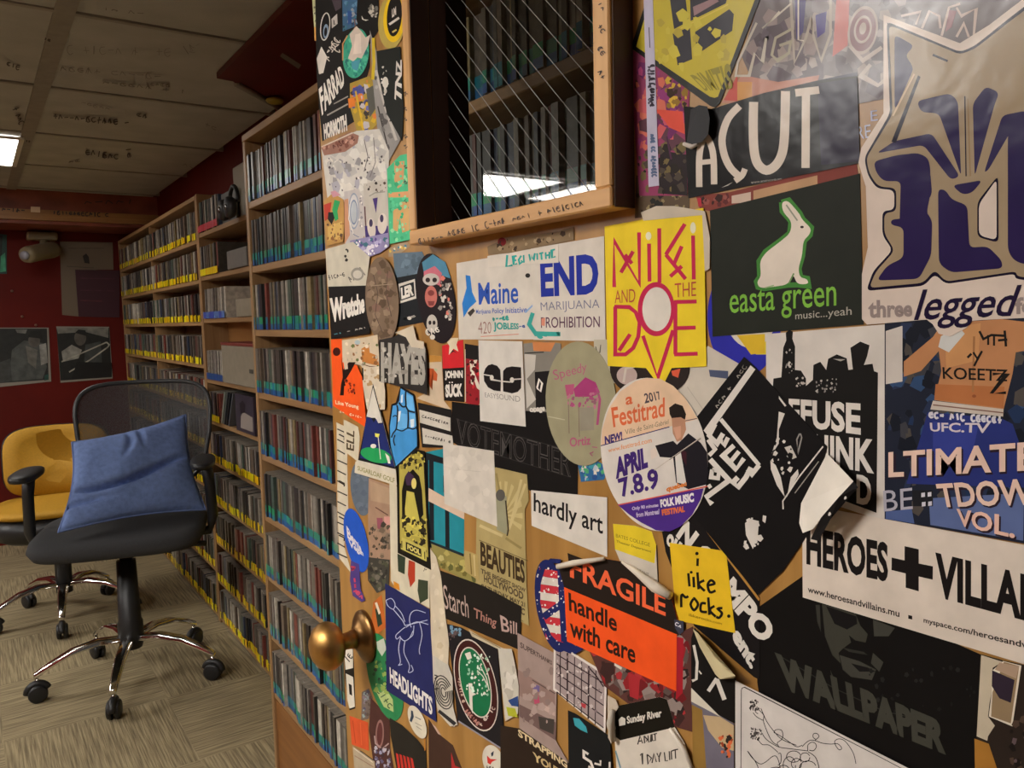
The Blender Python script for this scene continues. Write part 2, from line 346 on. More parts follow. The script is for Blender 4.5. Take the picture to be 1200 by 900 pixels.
# ================================================================ SHELVES
BX = .67          # front of the near bank
FX = .85          # front of the far bank
NEAR = [1.686 - .178*k for k in range(9)]
FARA = [1.72, 1.545, 1.36, 1.17, .98, .80, .615, .43, .245, .03]
FARB = [1.74, 1.555, 1.372, 1.11, .93, .75, .565, .385, .205, .03]
def shelf_unit(name, label, x0, x1, y0, y1, zs, top, t=.019, plinth=0, mids=()):
    o = empty(name, ((x0+x1)/2, (y0+y1)/2, 0)); tag(o, label, 'shelf', 'shelf units along the right wall')
    for z in zs:
        b = MB(); b.box((x0, y0+.02, z-t), (x1-.01, y1-.02, z), M_shelf); b.build('shelf_board', o, bevel=.0015, seg=1)
    if top:
        b = MB(); b.box((x0-.004, y0, top-t), (x1, y1, top), M_shelf); b.build('top_board', o, bevel=.0015, seg=1)
    zt = top-t if top else zs[0]+.17
    for y in (y0, y1-.02):
        b = MB(); b.box((x0-.003, y, 0), (x1, y+.02, zt), M_upright); b.build('upright', o, bevel=.0015, seg=1)
    for y in mids:
        b = MB(); b.box((x0+.004, y-.008, zs[-1]), (x1-.01, y+.008, zt), M_upright); b.build('divider', o)
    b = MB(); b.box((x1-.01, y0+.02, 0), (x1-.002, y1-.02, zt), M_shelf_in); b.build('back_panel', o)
    if plinth:
        b = MB(); b.box((x0+.004, y0+.02, 0), (x0+.024, y1-.02, plinth), wood('plinth', (.22, .085, .022), (.33, .14, .04), 'Y')); b.build('plinth', o)
    local(o); return o
shelf_unit('shelf_unit', 'nearest tall pine shelf unit, tightly packed with blue-green taped discs', BX, 1.0, .12, 2.285, NEAR, 1.872, plinth=.235)
shelf_unit('shelf_unit', 'middle pine shelf unit holding headphones, boxes and half-empty shelves', FX, 1.02, 2.30, 3.64, FARB, 0)
shelf_unit('shelf_unit', 'farthest pine shelf unit in the corner, packed with yellow taped discs', FX, 1.02, 3.64, 5.79, FARA, 1.905, mids=(4.75,))
b = MB(); z = 1.372
b.box((FX+.10, 2.34, 1.245), (FX+.112, 3.62, 1.353), wood('fascia', (.26, .11, .03), (.36, .17, .05), 'Y')); fb = b.build('backing_strip'); tag(fb, 'brown wood strip across the back of the half-empty middle shelf', 'board')

# compact discs -------------------------------------------------
CASEC = ['#4a4642', '#6f6a62', '#8b857b', '#3a3836', '#2b2a2a', '#a49c90', '#5b5148', '#77706a', '#494640', '#9a938a', '#383230', '#6a5c50', '#58342e', '#38445a', '#c4bdb0', '#4c5a50', '#7a4038', '#8a7a58', '#2c2c30', '#645e58']
M_case = [mat('case_%d' % i, rgb(c, .95), .35, noise=.25, nscale=60) for i, c in enumerate(CASEC)]
CASEN = ['dark grey', 'mid grey', 'light grey', 'charcoal', 'black', 'pale grey', 'brownish grey', 'mid grey', 'dark grey', 'pale grey', 'black', 'brown', 'maroon', 'slate blue', 'whitish', 'dark green-grey', 'rust red', 'khaki', 'blue-black', 'grey-brown']
def ordn(n): return '%d%s' % (n, 'th' if 10 < n % 100 < 14 else {1: 'st', 2: 'nd', 3: 'rd'}.get(n % 10, 'th'))
M_top = mat('case_top', rgb('#8a8175'), .4, noise=.3, nscale=60)  # glints of the clear plastic are put into this paler colour
NT = ['#1d7d70', '#23806a', '#1f6f8c', '#2a9060', '#1b6a78', '#2f8f7e', '#5a8a70']
NB = ['#1f4f8a', '#244a90', '#205a9a', '#1a4a70', '#27608f', '#2a7a88']
M_nt = [mat('teal_tape_%d' % i, rgb(c, 1.15), .3) for i, c in enumerate(NT)]
M_nb = [mat('blue_tape_%d' % i, rgb(c, 1.15), .3) for i, c in enumerate(NB)]
YT = ['#ecc80a', '#e4be0c', '#f0d414', '#e2ba0a', '#e6d018', '#e8b010']
M_yt = [mat('yellow_tape_%d' % i, rgb(c, 1.2), .35) for i, c in enumerate(YT)]
HCD, DCD = .1245, .14
def case_faces(b, x, y, z, t, m, lean=0, h=HCD):
    """jewel case: spine faces -x; spine at x, thickness along y"""
    k = lean*h
    v = [(x, y, z), (x+DCD, y, z), (x+DCD, y+t, z), (x, y+t, z), (x, y+k, z+h), (x+DCD, y+k, z+h), (x+DCD, y+t+k, z+h), (x, y+t+k, z+h)]
    b.add(v, [(0, 4, 7, 3), (0, 1, 5, 4), (2, 3, 7, 6), (0, 3, 2, 1), (1, 2, 6, 5)], m)
    b.add(v, [(4, 5, 6, 7)], M_top)
def tape_faces(b, x, y, z, t, up_m, lo_m, h1, h2, lean=0):
    x -= .0008
    for a, c, m in ((0, h1, lo_m), (h1, h2, up_m)):
        b.add([(x, y+lean*a, z+a), (x, y+t+lean*a, z+a), (x, y+t+lean*c, z+c), (x, y+lean*c, z+c)], [(0, 3, 2, 1)], m)
rn = random.Random(11)
THK = [.0104, .0104, .0125, .0125, .016, .024]
proto = {}
def case_proto(ti, ci):
    k = ('c', ti, ci)
    if k not in proto:
        b = MB(); case_faces(b, 0, 0, 0, THK[ti]-.0012, M_case[ci]); proto[k] = b.mesh('disc_case')
    return proto[k]
def tape_proto(ti, a, c):
    k = ('t', ti, a, c)
    if k not in proto:
        b = MB(); tape_faces(b, 0, 0, 0, THK[ti]-.0012, M_nt[a], M_nb[c], .015, .034); proto[k] = b.mesh('tape_band')
    return proto[k]
ROWN = ['top', 'second', 'third', 'fourth', 'fifth', 'sixth', 'seventh', 'eighth', 'lowest']
rest = MB(); n_ind = 0
for k, z in enumerate(NEAR):
    y = 2.262; nth = 0
    while y > .60:
        ti = rn.choice((0, 1, 2, 3, 4, 5)); t = THK[ti]
        if rn.random() < .035: y -= .006
        y -= t
        ci = rn.randrange(len(CASEC)); x = BX - .002 + rn.uniform(-.004, .008); a, c = rn.randrange(len(NT)), rn.randrange(len(NB))
        if y > 1.66 and n_ind < 300:
            n_ind += 1
            o = bpy.data.objects.new('disc_case', case_proto(ti, ci)); COL.objects.link(o); o.location = (x, y, z)
            nth += 1; tag(o, '%s disc case, %s from the left in the %s row, nearest shelf unit' % (CASEN[ci], ordn(nth), ROWN[k]), 'disc case', 'taped discs in the %s row of the nearest unit' % ROWN[k])
            p = bpy.data.objects.new('tape_band', tape_proto(ti, a, c)); COL.objects.link(p); p.parent = o
        else:
            case_faces(rest, x, y, z, t-.0012, M_case[ci]); tape_faces(rest, x, y, z, t-.0012, M_nt[a], M_nb[c], .015, .034)
if rest.v: tag(rest.build('disc_case'), 'packed disc cases on the nearest unit behind the open door', 'disc cases', kind='stuff')
far = MB()
def far_row(z, y0, y1, tape=None, pitch=1.3):
    y = y1
    while y > y0+.02:
        t = rn.choice(THK)*pitch
        if rn.random() < .03: y -= .008
        y -= t; x = FX - .002 + rn.uniform(-.004, .01); m = M_case[rn.randrange(len(CASEC))]
        case_faces(far, x, y, z, t-.0015, m, 0, HCD-rn.choice((0, 0, 0, .004)))
        tp = tape or M_yt; a = tp[rn.randrange(len(tp))]
        tape_faces(far, x-.003, y, z, t, a, a, .012, .029+rn.uniform(-.003, .003)); far.add([(x-.0038, y, z+.028), (x-.0038, y+t, z+.028), (x+.001, y+t, z+.028), (x+.001, y, z+.028)], [(0, 1, 2, 3)], a)
for z in FARA: far_row(z, 3.665, 4.735); far_row(z, 4.765, 5.765)
for z in FARB[5:]: far_row(z, 2.33, 3.615)
tag(far.build('disc_case'), 'disc cases with yellow tape filling the farther shelf units', 'disc cases', kind='stuff')
# few discs on the half-empty shelves of the middle unit, each one a thing
M_pk = [mat('pink_tape', rgb('#b84a58', 1.1), .35), mat('red_tape', rgb('#c03440', 1.1), .35)]
M_bl = [mat('plain_blue_tape', rgb('#3b52b0', 1.1), .35), mat('pale_blue_tape', rgb('#5a78b8', 1.1), .35)]
def loose(z, ya, yb, tape, word, row, light=False, lean=0, tn='tape_band'):
    y = yb; nth = 0
    while y > ya:
        t = rn.choice((.0104, .0125, .016, .024)); y -= t
        b = MB(); ci = rn.choice((1, 2, 5, 7, 9, 14)) if light else rn.randrange(len(CASEC))
        case_faces(b, FX+rn.uniform(-.004, .006), y, z, t-.0015, M_case[ci], lean); o = b.build('disc_case')
        nth += 1; tag(o, '%s disc case with %s tape, %s from left, %s' % (CASEN[ci], word, ordn(nth), row), 'disc case', 'discs with %s tape on the middle unit' % word)
        b = MB(); a = rn.choice(tape); tape_faces(b, FX-.006, y, z, t-.0015, a, a, .012, .028, lean); b.build(tn, o)
loose(FARB[0], 3.30, 3.61, M_pk, 'pink', 'topmost middle shelf')
loose(FARB[1], 3.33, 3.61, M_yt, 'yellow', 'second middle shelf')
loose(FARB[2], 3.27, 3.60, M_bl, 'blue', 'third middle shelf', True, -.06)
loose(FARB[3], 3.36, 3.60, M_nb[:2], 'dark blue', 'big cream box shelf', True, -.05)
loose(FARB[4], 3.44, 3.60, M_yt, 'yellow', 'slanted cases shelf', False, 0)
def carton(name, label, cat, a, c, m, lid=None, lidname='lid', bev=.003):
    b = MB(); b.box(a, c, m); o = b.build(name, None, bev); tag(o, label, cat)
    if lid:
        b = MB(); b.box((a[0]-.002, a[1]-.002, c[2]), (c[0]+.002, c[1]+.002, c[2]+.012), lid); b.build(lidname, o, .002)
    return o
M_beige = mat('beige_card', rgb('#8c8270'), .6, noise=.08); M_greyc = mat('grey_card', rgb('#6a645e'), .6, noise=.1); M_redl = mat('dark_red_lid', rgb('#7a3024'), .5)
o = carton('storage_box', 'big cream box with dark red lid beside white discs, middle unit', 'box', (FX-.012, 2.83, 1.1105), (FX+.13, 3.31, 1.262), M_beige, M_redl)
b = MB(); b.face([(FX-.0135, 2.93, 1.165), (FX-.0135, 2.88, 1.165), (FX-.0135, 2.88, 1.18), (FX-.0135, 2.93, 1.18)], mat('ink_mark', rgb('#4a443c'), .6)); b.build('ink_mark', o)
carton('small_box', 'small grey box on the second shelf of the middle unit', 'box', (FX-.01, 2.90, 1.5555), (FX+.1, 3.16, 1.625), M_greyc)
carton('small_box', 'small cream box on the third shelf, right of leaning blue-taped discs', 'box', (FX-.008, 2.88, 1.3725), (FX+.1, 3.08, 1.44), M_beige)
carton('flat_carton', 'beige carton standing on the topmost shelf behind the headphones', 'carton', (FX+.03, 2.80, 1.7405), (FX+.09, 3.16, 1.945), mat('carton', rgb('#8d8370'), .6))
carton('grey_folder', 'dark grey folder standing on the topmost shelf beside pink-taped discs', 'folder', (FX+.012, 3.08, 1.7405), (FX+.022, 3.28, 1.86), mat('folder', rgb('#4d4a44'), .5))
b = MB(); b.box((FX-.008, 2.92, .931), (FX, 3.16, 1.075), mat('dark_cover', rgb('#3a3340'), .3)); o = b.build('disc_case')
tag(o, 'disc case facing out with a pale face on its dark cover', 'disc case')
b = MB(); X = FX-.0088
b.face([(X, 3.10, .945), (X, 2.935, .945), (X, 2.935, 1.0), (X, 3.05, 1.01), (X, 3.09, .99)], mat('cover_pale', rgb('#9a8f88'), .4)); b.face([(X-.0002, 3.09, 1.0), (X-.0002, 3.03, 1.01), (X-.0002, 3.02, 1.04), (X-.0002, 3.05, 1.055), (X-.0002, 3.1, 1.04)], mat('cover_hair', rgb('#241a22'), .4)); b.build('cover_print', o)
for i, (yy, ln, c) in enumerate(((3.40, -.55, '#8f958a'), (3.36, -.6, '#3d4044'), (3.325, -.62, '#22262a'), (3.29, -.64, '#55585e'))):
    b = MB(); case_faces(b, FX-.004, yy, .931, .011, mat('lean_%d' % i, rgb(c), .35), ln, .14); o = b.build('disc_case')
    tag(o, ['pale green-grey disc case leaning over on the middle unit', 'dark grey disc case leaning second among slanted cases', 'black disc case leaning third among slanted cases', 'mid grey disc case leaning against the facing dark cover'][i], 'disc case', 'slanted disc cases')
# headphones hung on the front of the unit
hp = empty('headphones', (FX-.04, 2.98, 1.80)); tag(hp, 'black headphones hanging at the end of the topmost middle shelf', 'headphones')
b = MB(); cx, cy, cz = FX-.02, 2.985, 1.785
b.tube([(cx, cy+.055*math.cos(t), cz+.0+.062*math.sin(t)) for t in [math.pi*i/12 for i in range(13)]], .008, M_black, 8); b.build('headband', hp)
for s in (1, -1):
    b = MB(); b.lathe([(0, 0), (0, .034), (.012, .04), (.028, .036), (.03, 0)], M_black, (cx-.012, cy+.042*s, cz-.02), (-1, 0, 0)); e = b.build('ear_cup', hp)
    b = MB(); b.lathe([(0, 0), (0, .012), (.003, .011), (.003, 0)], mat('silver_disc', rgb('#8a8a88'), .25, .8), (cx-.042, cy+.045*s, cz-.02), (-1, 0, 0)); b.build('badge', e)
b = MB(); b.tube([(cx-.01, cy-.04, cz-.04), (cx-.02, cy-.03, cz-.055), (cx-.02, cy, cz-.058)], .003, M_black, 6); b.build('cable', hp); local(hp)
# ================================================================ CHAIRS
def caster(parent, p, out, m_hood=M_black):
    """twin-wheel caster under the end of an arm; p on the floor"""
    p = Vector(p); d = Vector((out[0], out[1], 0)).normalized(); s = Vector((-d.y, d.x, 0))
    b = MB()
    b.tube([p+Vector((0, 0, .060)), p+Vector((0, 0, .088))], .006, M_chrome, 8)
    n = 9; pts = [p + d*(.034*math.cos(t)) + Vector((0, 0, .034+.034*math.sin(t))) for t in [math.pi*i/(n-1)*.9 for i in range(n)]]
    b.tube(pts, .013, m_hood, 8)
    c = b.build('caster', parent)
    for k in (1, -1):
        b = MB(); b.lathe([(0, 0), (0, .024), (.003, .032), (.015, .032), (.018, .026), (.018, 0)], M_black, p+s*(.004*k)+Vector((0, 0, .0322)), s*k, 20); b.build('wheel', c)
def star_base(o, c, r, a0, zh, ztip, m):
    for k in range(5):
        a = math.radians(a0+72*k); d = Vector((math.cos(a), math.sin(a), 0)); s = Vector((-d.y, d.x, 0)); b = MB()
        prof = [(.03, zh, .024), (.35*r, zh+.008, .023), (.62*r, zh-.008, .021), (.85*r, (zh*.4+ztip*.6), .018), (r, ztip, .013)]
        ring = []
        for t, z, w2 in prof:
            ctr = Vector((c[0], c[1], z)) + d*t
            ring.append([ctr+s*w2-Vector((0, 0, .010)), ctr+s*w2*.7+Vector((0, 0, .010)), ctr-s*w2*.7+Vector((0, 0, .010)), ctr-s*w2-Vector((0, 0, .010))])
        vs = [v for rr in ring for v in rr]; n = len(ring)
        fs = [(i*4+j, i*4+(j+1) % 4, (i+1)*4+(j+1) % 4, (i+1)*4+j) for i in range(n-1) for j in range(4)] + [(3, 2, 1, 0), tuple((n-1)*4+j for j in range(4))]
        b.add(vs, fs, m, True); b.build('base_leg', o, .004)
        caster(o, Vector((c[0], c[1], 0)) + d*(r-.01), (d.x, d.y))
def frame_at(c, f):
    f = Vector((f[0], f[1], 0)).normalized(); r = Vector((-f.y, f.x, 0))
    return lambda a, b, z: Vector((c[0], c[1], 0)) + r*a + f*b + Vector((0, 0, z))
def pad(name, parent, Q, hw, hd, z0, z1, m, n=36, e=3.2, dip=0.0, front=0.0):
    """rounded cushion: superellipse outline, domed edges"""
    b = MB(); lv = [(z0, .80), (z0+(z1-z0)*.2, .95), (z0+(z1-z0)*.55, 1.0), (z0+(z1-z0)*.85, .97), (z1, .88), (z1+.004, .55), (z1+.004-dip, 0.02)]
    vs = []
    for z, k in lv:
        for i in range(n):
            t = 2*math.pi*i/n; c, s = math.cos(t), math.sin(t)
            x = hw*k*math.copysign(abs(c)**(2/e), c); y = hd*k*math.copysign(abs(s)**(2/e), s)
            vs.append(Q(x, y, z - front*max(0, y/hd)**3))
    L = len(lv); fs = [(j*n+i, j*n+(i+1) % n, (j+1)*n+(i+1) % n, (j+1)*n+i) for j in range(L-1) for i in range(n)] + [tuple(range(n-1, -1, -1)), tuple((L-1)*n+i for i in range(n))]
    b.add(vs, fs, m, True); return b.build(name, parent)
def mesh_fabric():
    m = bpy.data.materials.new('mesh_fabric'); m.use_nodes = True; nt = m.node_tree; b = nt.nodes['Principled BSDF']; out = nt.nodes['Material Output']
    b.inputs['Base Color'].default_value = (.06, .06, .06, 1); b.inputs['Roughness'].default_value = .7
    tr = nt.nodes.new('ShaderNodeBsdfTransparent'); mx = nt.nodes.new('ShaderNodeMixShader')
    tc = nt.nodes.new('ShaderNodeTexCoord'); v = nt.nodes.new('ShaderNodeTexVoronoi'); v.inputs['Scale'].default_value = 420
    nt.links.new(tc.outputs['Object'], v.inputs['Vector'])
    g = nt.nodes.new('ShaderNodeMath'); g.operation = 'MULTIPLY_ADD'; g.inputs[1].default_value = .5; g.inputs[2].default_value = .56
    nt.links.new(v.outputs['Distance'], g.inputs[0]); nt.links.new(g.outputs['Value'], mx.inputs['Fac'])
    nt.links.new(tr.outputs[0], mx.inputs[1]); nt.links.new(b.outputs[0], mx.inputs[2]); nt.links.new(mx.outputs[0], out.inputs['Surface']); return m
cc = (.43, 3.25); Q = frame_at(cc, (-.28, -.96))
ch = empty('office_chair', (cc[0], cc[1], 0)); tag(ch, 'black mesh-backed office chair with chrome star base in front of the shelves', 'chair')
star_base(ch, cc, .325, 34, .165, .095, M_chrome)
b = MB(); b.lathe([(0, 0), (0, .038), (.03, .045), (.10, .045), (.11, .040), (.34, .034), (.34, 0)], M_black, Q(0, 0, .125), (0, 0, 1)); b.build('gas_column', ch)
b = MB(); b.tube([Q(0, 0, .46), Q(0, 0, .55)], .022, M_chrome, 14); b.build('piston', ch)
b = MB(); b.box((-.10, -.14, .505), (.10, .11, .548), M_black, Matrix.Translation((cc[0], cc[1], 0)) @ Matrix.Rotation(math.atan2(-.28, .96), 4, 'Z') @ Matrix.Diagonal((1, -1, 1, 1)))
b.build('tilt_mechanism', ch, .012)
b = MB(); b.tube([Q(.08, .02, .525), Q(.24, .05, .515)], .006, M_black, 8); b.tube([Q(.22, .045, .516), Q(.29, .06, .513)], .011, M_black, 8); b.build('lever', ch)
pad('seat', ch, Q, .292, .268, .535, .612, M_fabric, n=48, dip=-.002, front=.008, e=5.2)
# back: curved mesh inside a tubular rim
def bk(u, v):        # u -1..1 across, v 0..1 up
    hwid = .20 + .055*math.sin(min(1, v*1.25)*math.pi/2)
    a = .062 + u*hwid; bb = -.30 - .07*v + .075*u*u
    return Q(a, bb, .70 + .415*v)
def edge(u, v):      # superellipse rim in uv
    return bk(u, v)
rim = []
for i in range(48):
    t = 2*math.pi*i/48; c, s = math.cos(t), math.sin(t)
    rim.append((math.copysign(abs(c)**.42, c), .5+.5*math.copysign(abs(s)**.42, s)))
b = MB(); pts = [bk(*p) for p in rim]; b.tube(pts+[pts[0]], .009, mat('dark_rim', (.045, .047, .05), .35), 8, False); b.build('back_frame', ch)
b = MB(); rows = [0.0, .25, .5, .75, .93, 1.0]; vs = []
for k in rows:
    for u, v in rim: vs.append(bk(u*k, .5+(v-.5)*k))
nn = 48; b.add(vs, [(j*nn+i, j*nn+(i+1) % nn, (j+1)*nn+(i+1) % nn, (j+1)*nn+i) for j in range(len(rows)-1) for i in range(nn)], mesh_fabric(), True); b.build('back_mesh', ch)
b = MB(); b.tube([Q(.062, -.10, .53), Q(.062, -.28, .535), Q(.062, -.345, .60), Q(.062, -.335, .74), Q(.062, -.355, .92)], [.022, .022, .022, .018, .012], M_black, 10); b.build('back_support', ch)
for s in (-1, 1):
    b = MB(); b.tube([Q(s*.16, -.02, .535), Q(s*.30, -.02, .545), Q(s*.315, -.02, .60), Q(s*.31, -.01, .74), Q(s*.30, .0, .815)], [.016, .018, .020, .020, .022], M_black, 10); ar = b.build('armrest', ch)
    pad('arm_pad', ar, (lambda S: lambda a, bb, z: Q(S*.295 + a, .045 + bb, z))(s), .045, .135, .812, .838, M_black, 24, 2.6)
local(ch)
# blue cushion on the seat
def cushion():
    b = MB(); n = 52
    TL, TR, BRc, BL = Vector((.285, 3.31, .925)), Vector((.70, 3.37, .985)), Vector((.715, 3.19, .625)), Vector((.205, 3.10, .645))
    nrm = (TR-TL).cross(BL-TL).normalized()
    if nrm.y > 0: nrm = -nrm
    vs = []
    for side in (1, -1):
        for j in range(n+1):
            for i in range(n+1):
                u, v = i/n, j/n
                p = TL*(1-u)*(1-v) + TR*u*(1-v) + BRc*u*v + BL*(1-u)*v
                c = ((TL+TR+BRc+BL)/4 - p); e = 4*u*(1-u); f = 4*v*(1-v)
                p = p + c*.10*((1-e)*f + (1-f)*e)                       # edges drawn in between the corners
                h = (max(e, 0)*max(f, 0))**.42 * .062
                crease = -.046*math.exp(-((v-.60+.10*(u-.2)-.06*math.sin(u*5))/.030)**2)*min(1, e*1.6)*(1-.25*math.cos(u*7)) - .022*math.exp(-((u-.42-.05*math.sin(v*9))/.025)**2)*max(0, 1-abs(v-.2)/.2) - .020*math.exp(-((u-.55-.1*v)/.02)**2)*max(0, 1-abs(v-.15)/.18)
                crease += -.026*math.exp(-((v-.78+.22*(u-.1)**2)/.022)**2)*max(0, 1-u*2.4) + .006*math.sin(u*13+v*5)*e*f
                vs.append(p + nrm*side*h + (nrm*crease if side == 1 else Vector((0, 0, 0))))
    N = (n+1)*(n+1); fs = []
    for j in range(n):
        for i in range(n):
            a = j*(n+1)+i; fs.append((a, a+n+1, a+n+2, a+1)); fs.append((N+a, N+a+1, N+a+n+2, N+a+n+1))
    b.add(vs, fs, M_blue, True); o = b.build('throw_pillow')
    tag(o, 'creased blue cotton cushion propped on the black office chair', 'cushion')
    b = MB(); ring = []
    for k in range(4*n):
        s, t = divmod(k, n); u, v = ((t/n, 0), (1, t/n), (1-t/n, 1), (0, 1-t/n))[s]
        p = TL*(1-u)*(1-v) + TR*u*(1-v) + BRc*u*v + BL*(1-u)*v
        c = ((TL+TR+BRc+BL)/4 - p); e = 4*u*(1-u); f = 4*v*(1-v); ring.append(p + c*.10*((1-e)*f + (1-f)*e))
    b.tube(ring+[ring[0]], .0035, mat('blue_seam', (.13, .19, .40), .9), 6, False); b.build('seam', o)
cushion()
# mustard chair behind
c2 = (.285, 4.16); Q2 = frame_at(c2, (-.15, -1))
yc = empty('swivel_chair', (c2[0], c2[1], 0)); tag(yc, 'mustard yellow swivel chair with black shell, half hidden behind the office chair', 'chair')
star_base(yc, c2, .30, 190, .16, .09, M_chrome)
b = MB(); b.tube([Q2(0, 0, .12), Q2(0, 0, .42)], .035, M_black, 14); b.build('gas_column', yc)
pad('seat_shell', yc, Q2, .265, .25, .405, .515, M_black)
pad('seat_cushion', yc, Q2, .26, .245, .512, .552, M_yellow)
b = MB(); pts = []
for i in range(40):
    t = 2*math.pi*i/40; c, s = math.cos(t), math.sin(t); pts.append((math.copysign(abs(c)**.5, c), math.copysign(abs(s)**.5, s)))
for nm, dd, m, hw in (('back_cushion', 0, M_yellow, .225), ('back_shell', -.034, M_black, .235)):
    b = MB(); vs = []; lv = [(0, .95), (.014, 1), (.026, .97), (.03, .7), (.03, .02)]
    for t, k in lv:
        for u, v in pts:
            vs.append(Q2(u*k*hw, -.20 + t + dd + .06*u*u*k - .05*(v*.5+.5), .715 + .165*v*k))
    n = 40; b.add(vs, [(j*n+i, j*n+(i+1) % n, (j+1)*n+(i+1) % n, (j+1)*n+i) for j in range(len(lv)-1) for i in range(n)] + [tuple(range(n-1, -1, -1)), tuple((len(lv)-1)*n+i for i in range(n))], m, True)
    b.build(nm, yc)
b = MB()
b.tube([Q2(-.22, .05, .46), Q2(-.29, .04, .50), Q2(-.30, -.02, .62), Q2(-.28, -.17, .68)], .018, M_black, 10); b.build('side_bracket', yc)
b = MB(); b.tube([Q2(.22, .05, .46), Q2(.29, .04, .50), Q2(.30, -.02, .62), Q2(.28, -.17, .68)], .018, M_black, 10); b.build('side_bracket', yc)
local(yc)

# ================================================================ DOOR
DX, DT = .400, .045               # face of the door, thickness
Y0, Y1, ZD = .02, 1.019, 2.05
WY0, WY1, WZ0, WZ1 = .4415, .718, 1.4395, 1.97
door = empty('door_1', (DX, Y0, 0)); door['kind'] = 'structure'
b = MB()
b.box((DX, WY1, .012), (DX+DT, Y1, ZD), M_door); b.box((DX, Y0, .012), (DX+DT, WY0, ZD), M_door)
b.box((DX, WY0, .012), (DX+DT, WY1, WZ0), M_door); b.box((DX, WY0, WZ1), (DX+DT, WY1, ZD), M_door)
b.build('door_panel', door)
b = MB(); e = .002; FXF = .378
b.box((DX+.001, WY1-.0015, WZ0), (DX+DT-.001, WY1-e/4, WZ1), M_jamb_shade); b.box((DX+.001, WY0+e/4, WZ0), (DX+DT-.001, WY0+.0015, WZ1), M_jamb_shade)
b.box((DX+.001, WY0, WZ0+e/4), (DX+DT-.001, WY1, WZ0+.0015), M_jamb_shade); b.build('window_reveal', door)  # reveal faces carry their shade in the dark colour
def rail(a, c, m):
    b = MB(); b.box(a, c, m); r = b.build('window_frame', door, .0012, 1); return r
M_fv = wood('frame_oak_upright', (.48, .24, .08), (.74, .42, .17), 'Z', 1.2, .4)
rails = [rail((FXF, WY0-.0175, WZ0-.0145), (DX, WY1+.0145, WZ0), M_frame), rail((FXF, WY0-.0175, WZ1), (DX, WY1+.0145, WZ1+.0145), M_frame),
         rail((FXF, WY1, WZ0), (DX, WY1+.0145, WZ1), M_fv), rail((FXF, WY0-.0175, WZ0), (DX, WY0, WZ1), M_fv)]
# thin dark sheets painting shade onto the moulding's inner and outer side
b = MB(); b.box((FXF+.0015, WY1-.0012, WZ0), (DX, WY1-.0001, WZ1), M_jamb_shade); b.build('lining_shade', door)
b = MB(); b.box((FXF+.003, WY0-.0187, WZ0-.0145), (DX-.0002, WY0-.0176, WZ1+.0145), M_jamb_shade); b.build('frame_side_shade', door)  # dark sheet stands for shade on the frame's outer side
def glass_mat():
    m = bpy.data.materials.new('wired_glass'); m.use_nodes = True; nt = m.node_tree; nt.nodes.remove(nt.nodes['Principled BSDF']); out = nt.nodes['Material Output']
    tr = nt.nodes.new('ShaderNodeBsdfTransparent'); tr.inputs[0].default_value = (.80, .84, .82, 1)
    gl = nt.nodes.new('ShaderNodeBsdfGlossy'); gl.inputs['Roughness'].default_value = .02; fr = nt.nodes.new('ShaderNodeFresnel'); fr.inputs['IOR'].default_value = 1.5
    mx = nt.nodes.new('ShaderNodeMixShader'); nt.links.new(fr.outputs[0], mx.inputs['Fac']); nt.links.new(tr.outputs[0], mx.inputs[1]); nt.links.new(gl.outputs[0], mx.inputs[2])
    nt.links.new(mx.outputs[0], out.inputs['Surface']); return m
GX = .4195
M_gb = bpy.data.materials.new('glass_back'); M_gb.use_nodes = True; _n = M_gb.node_tree; _t = _n.nodes.new('ShaderNodeBsdfTransparent'); _n.links.new(_t.outputs[0], _n.nodes['Material Output'].inputs['Surface'])
b = MB(); ga, gc, gz0, gz1 = WY0+.002, WY1-.002, WZ0+.002, WZ1-.002
b.box((GX+.0002, ga, gz0), (GX+.005, gc, gz1), M_gb); b.face([(GX, ga, gz0), (GX, ga, gz1), (GX, gc, gz1), (GX, gc, gz0)], glass_mat()); gl = b.build('glass', door)
M_wire = mat('glass_wire', (.40, .40, .38), .5, .3)
b = MB(); sp = .0226
for k in range(-30, 40):
    c = WZ0 + k*sp                 # z = c + (y - WY0)
    ya, yb = max(WY0+.003, WY0+(WZ0-c)), min(WY1-.003, WY0+(WZ1-c))
    if yb-ya > .01: b.tube([(GX-.0004, ya, c+ya-WY0), (GX-.0004, yb, c+yb-WY0)],   .00026, M_wire, 5)
b.build('glass_wires', gl)
# felt-pen scribbles on the moulding
b = MB(); rnd = random.Random(5)
def fpt(px, py): return on_x(px, py, FXF-.0004)
for a, c, n, amp, wd in (((490, 283), (520, 277), 16, 4, .9), ((524, 274), (562, 266), 18, 4, .9), ((568, 264), (592, 258), 12, 5, 1), ((630, 250), (684, 238), 26, 4, .9), ((600, 257), (622, 252), 10, 3, .7)):
    squiggle(b, M_marker, fpt, a, c, n, amp, wd, rnd)
for y in (8, 34, 60, 88): squiggle(b, M_marker, fpt, (702, y-5), (708, y+5), 6, 3, 1.1, rnd)
for y in (110, 128, 140, 160, 172, 196, 214, 236): squiggle(b, M_marker, fpt, (474, y-2), (477, y+2), 4, 2, .8, rnd)
b.build('pen_scribbles', rails[0])
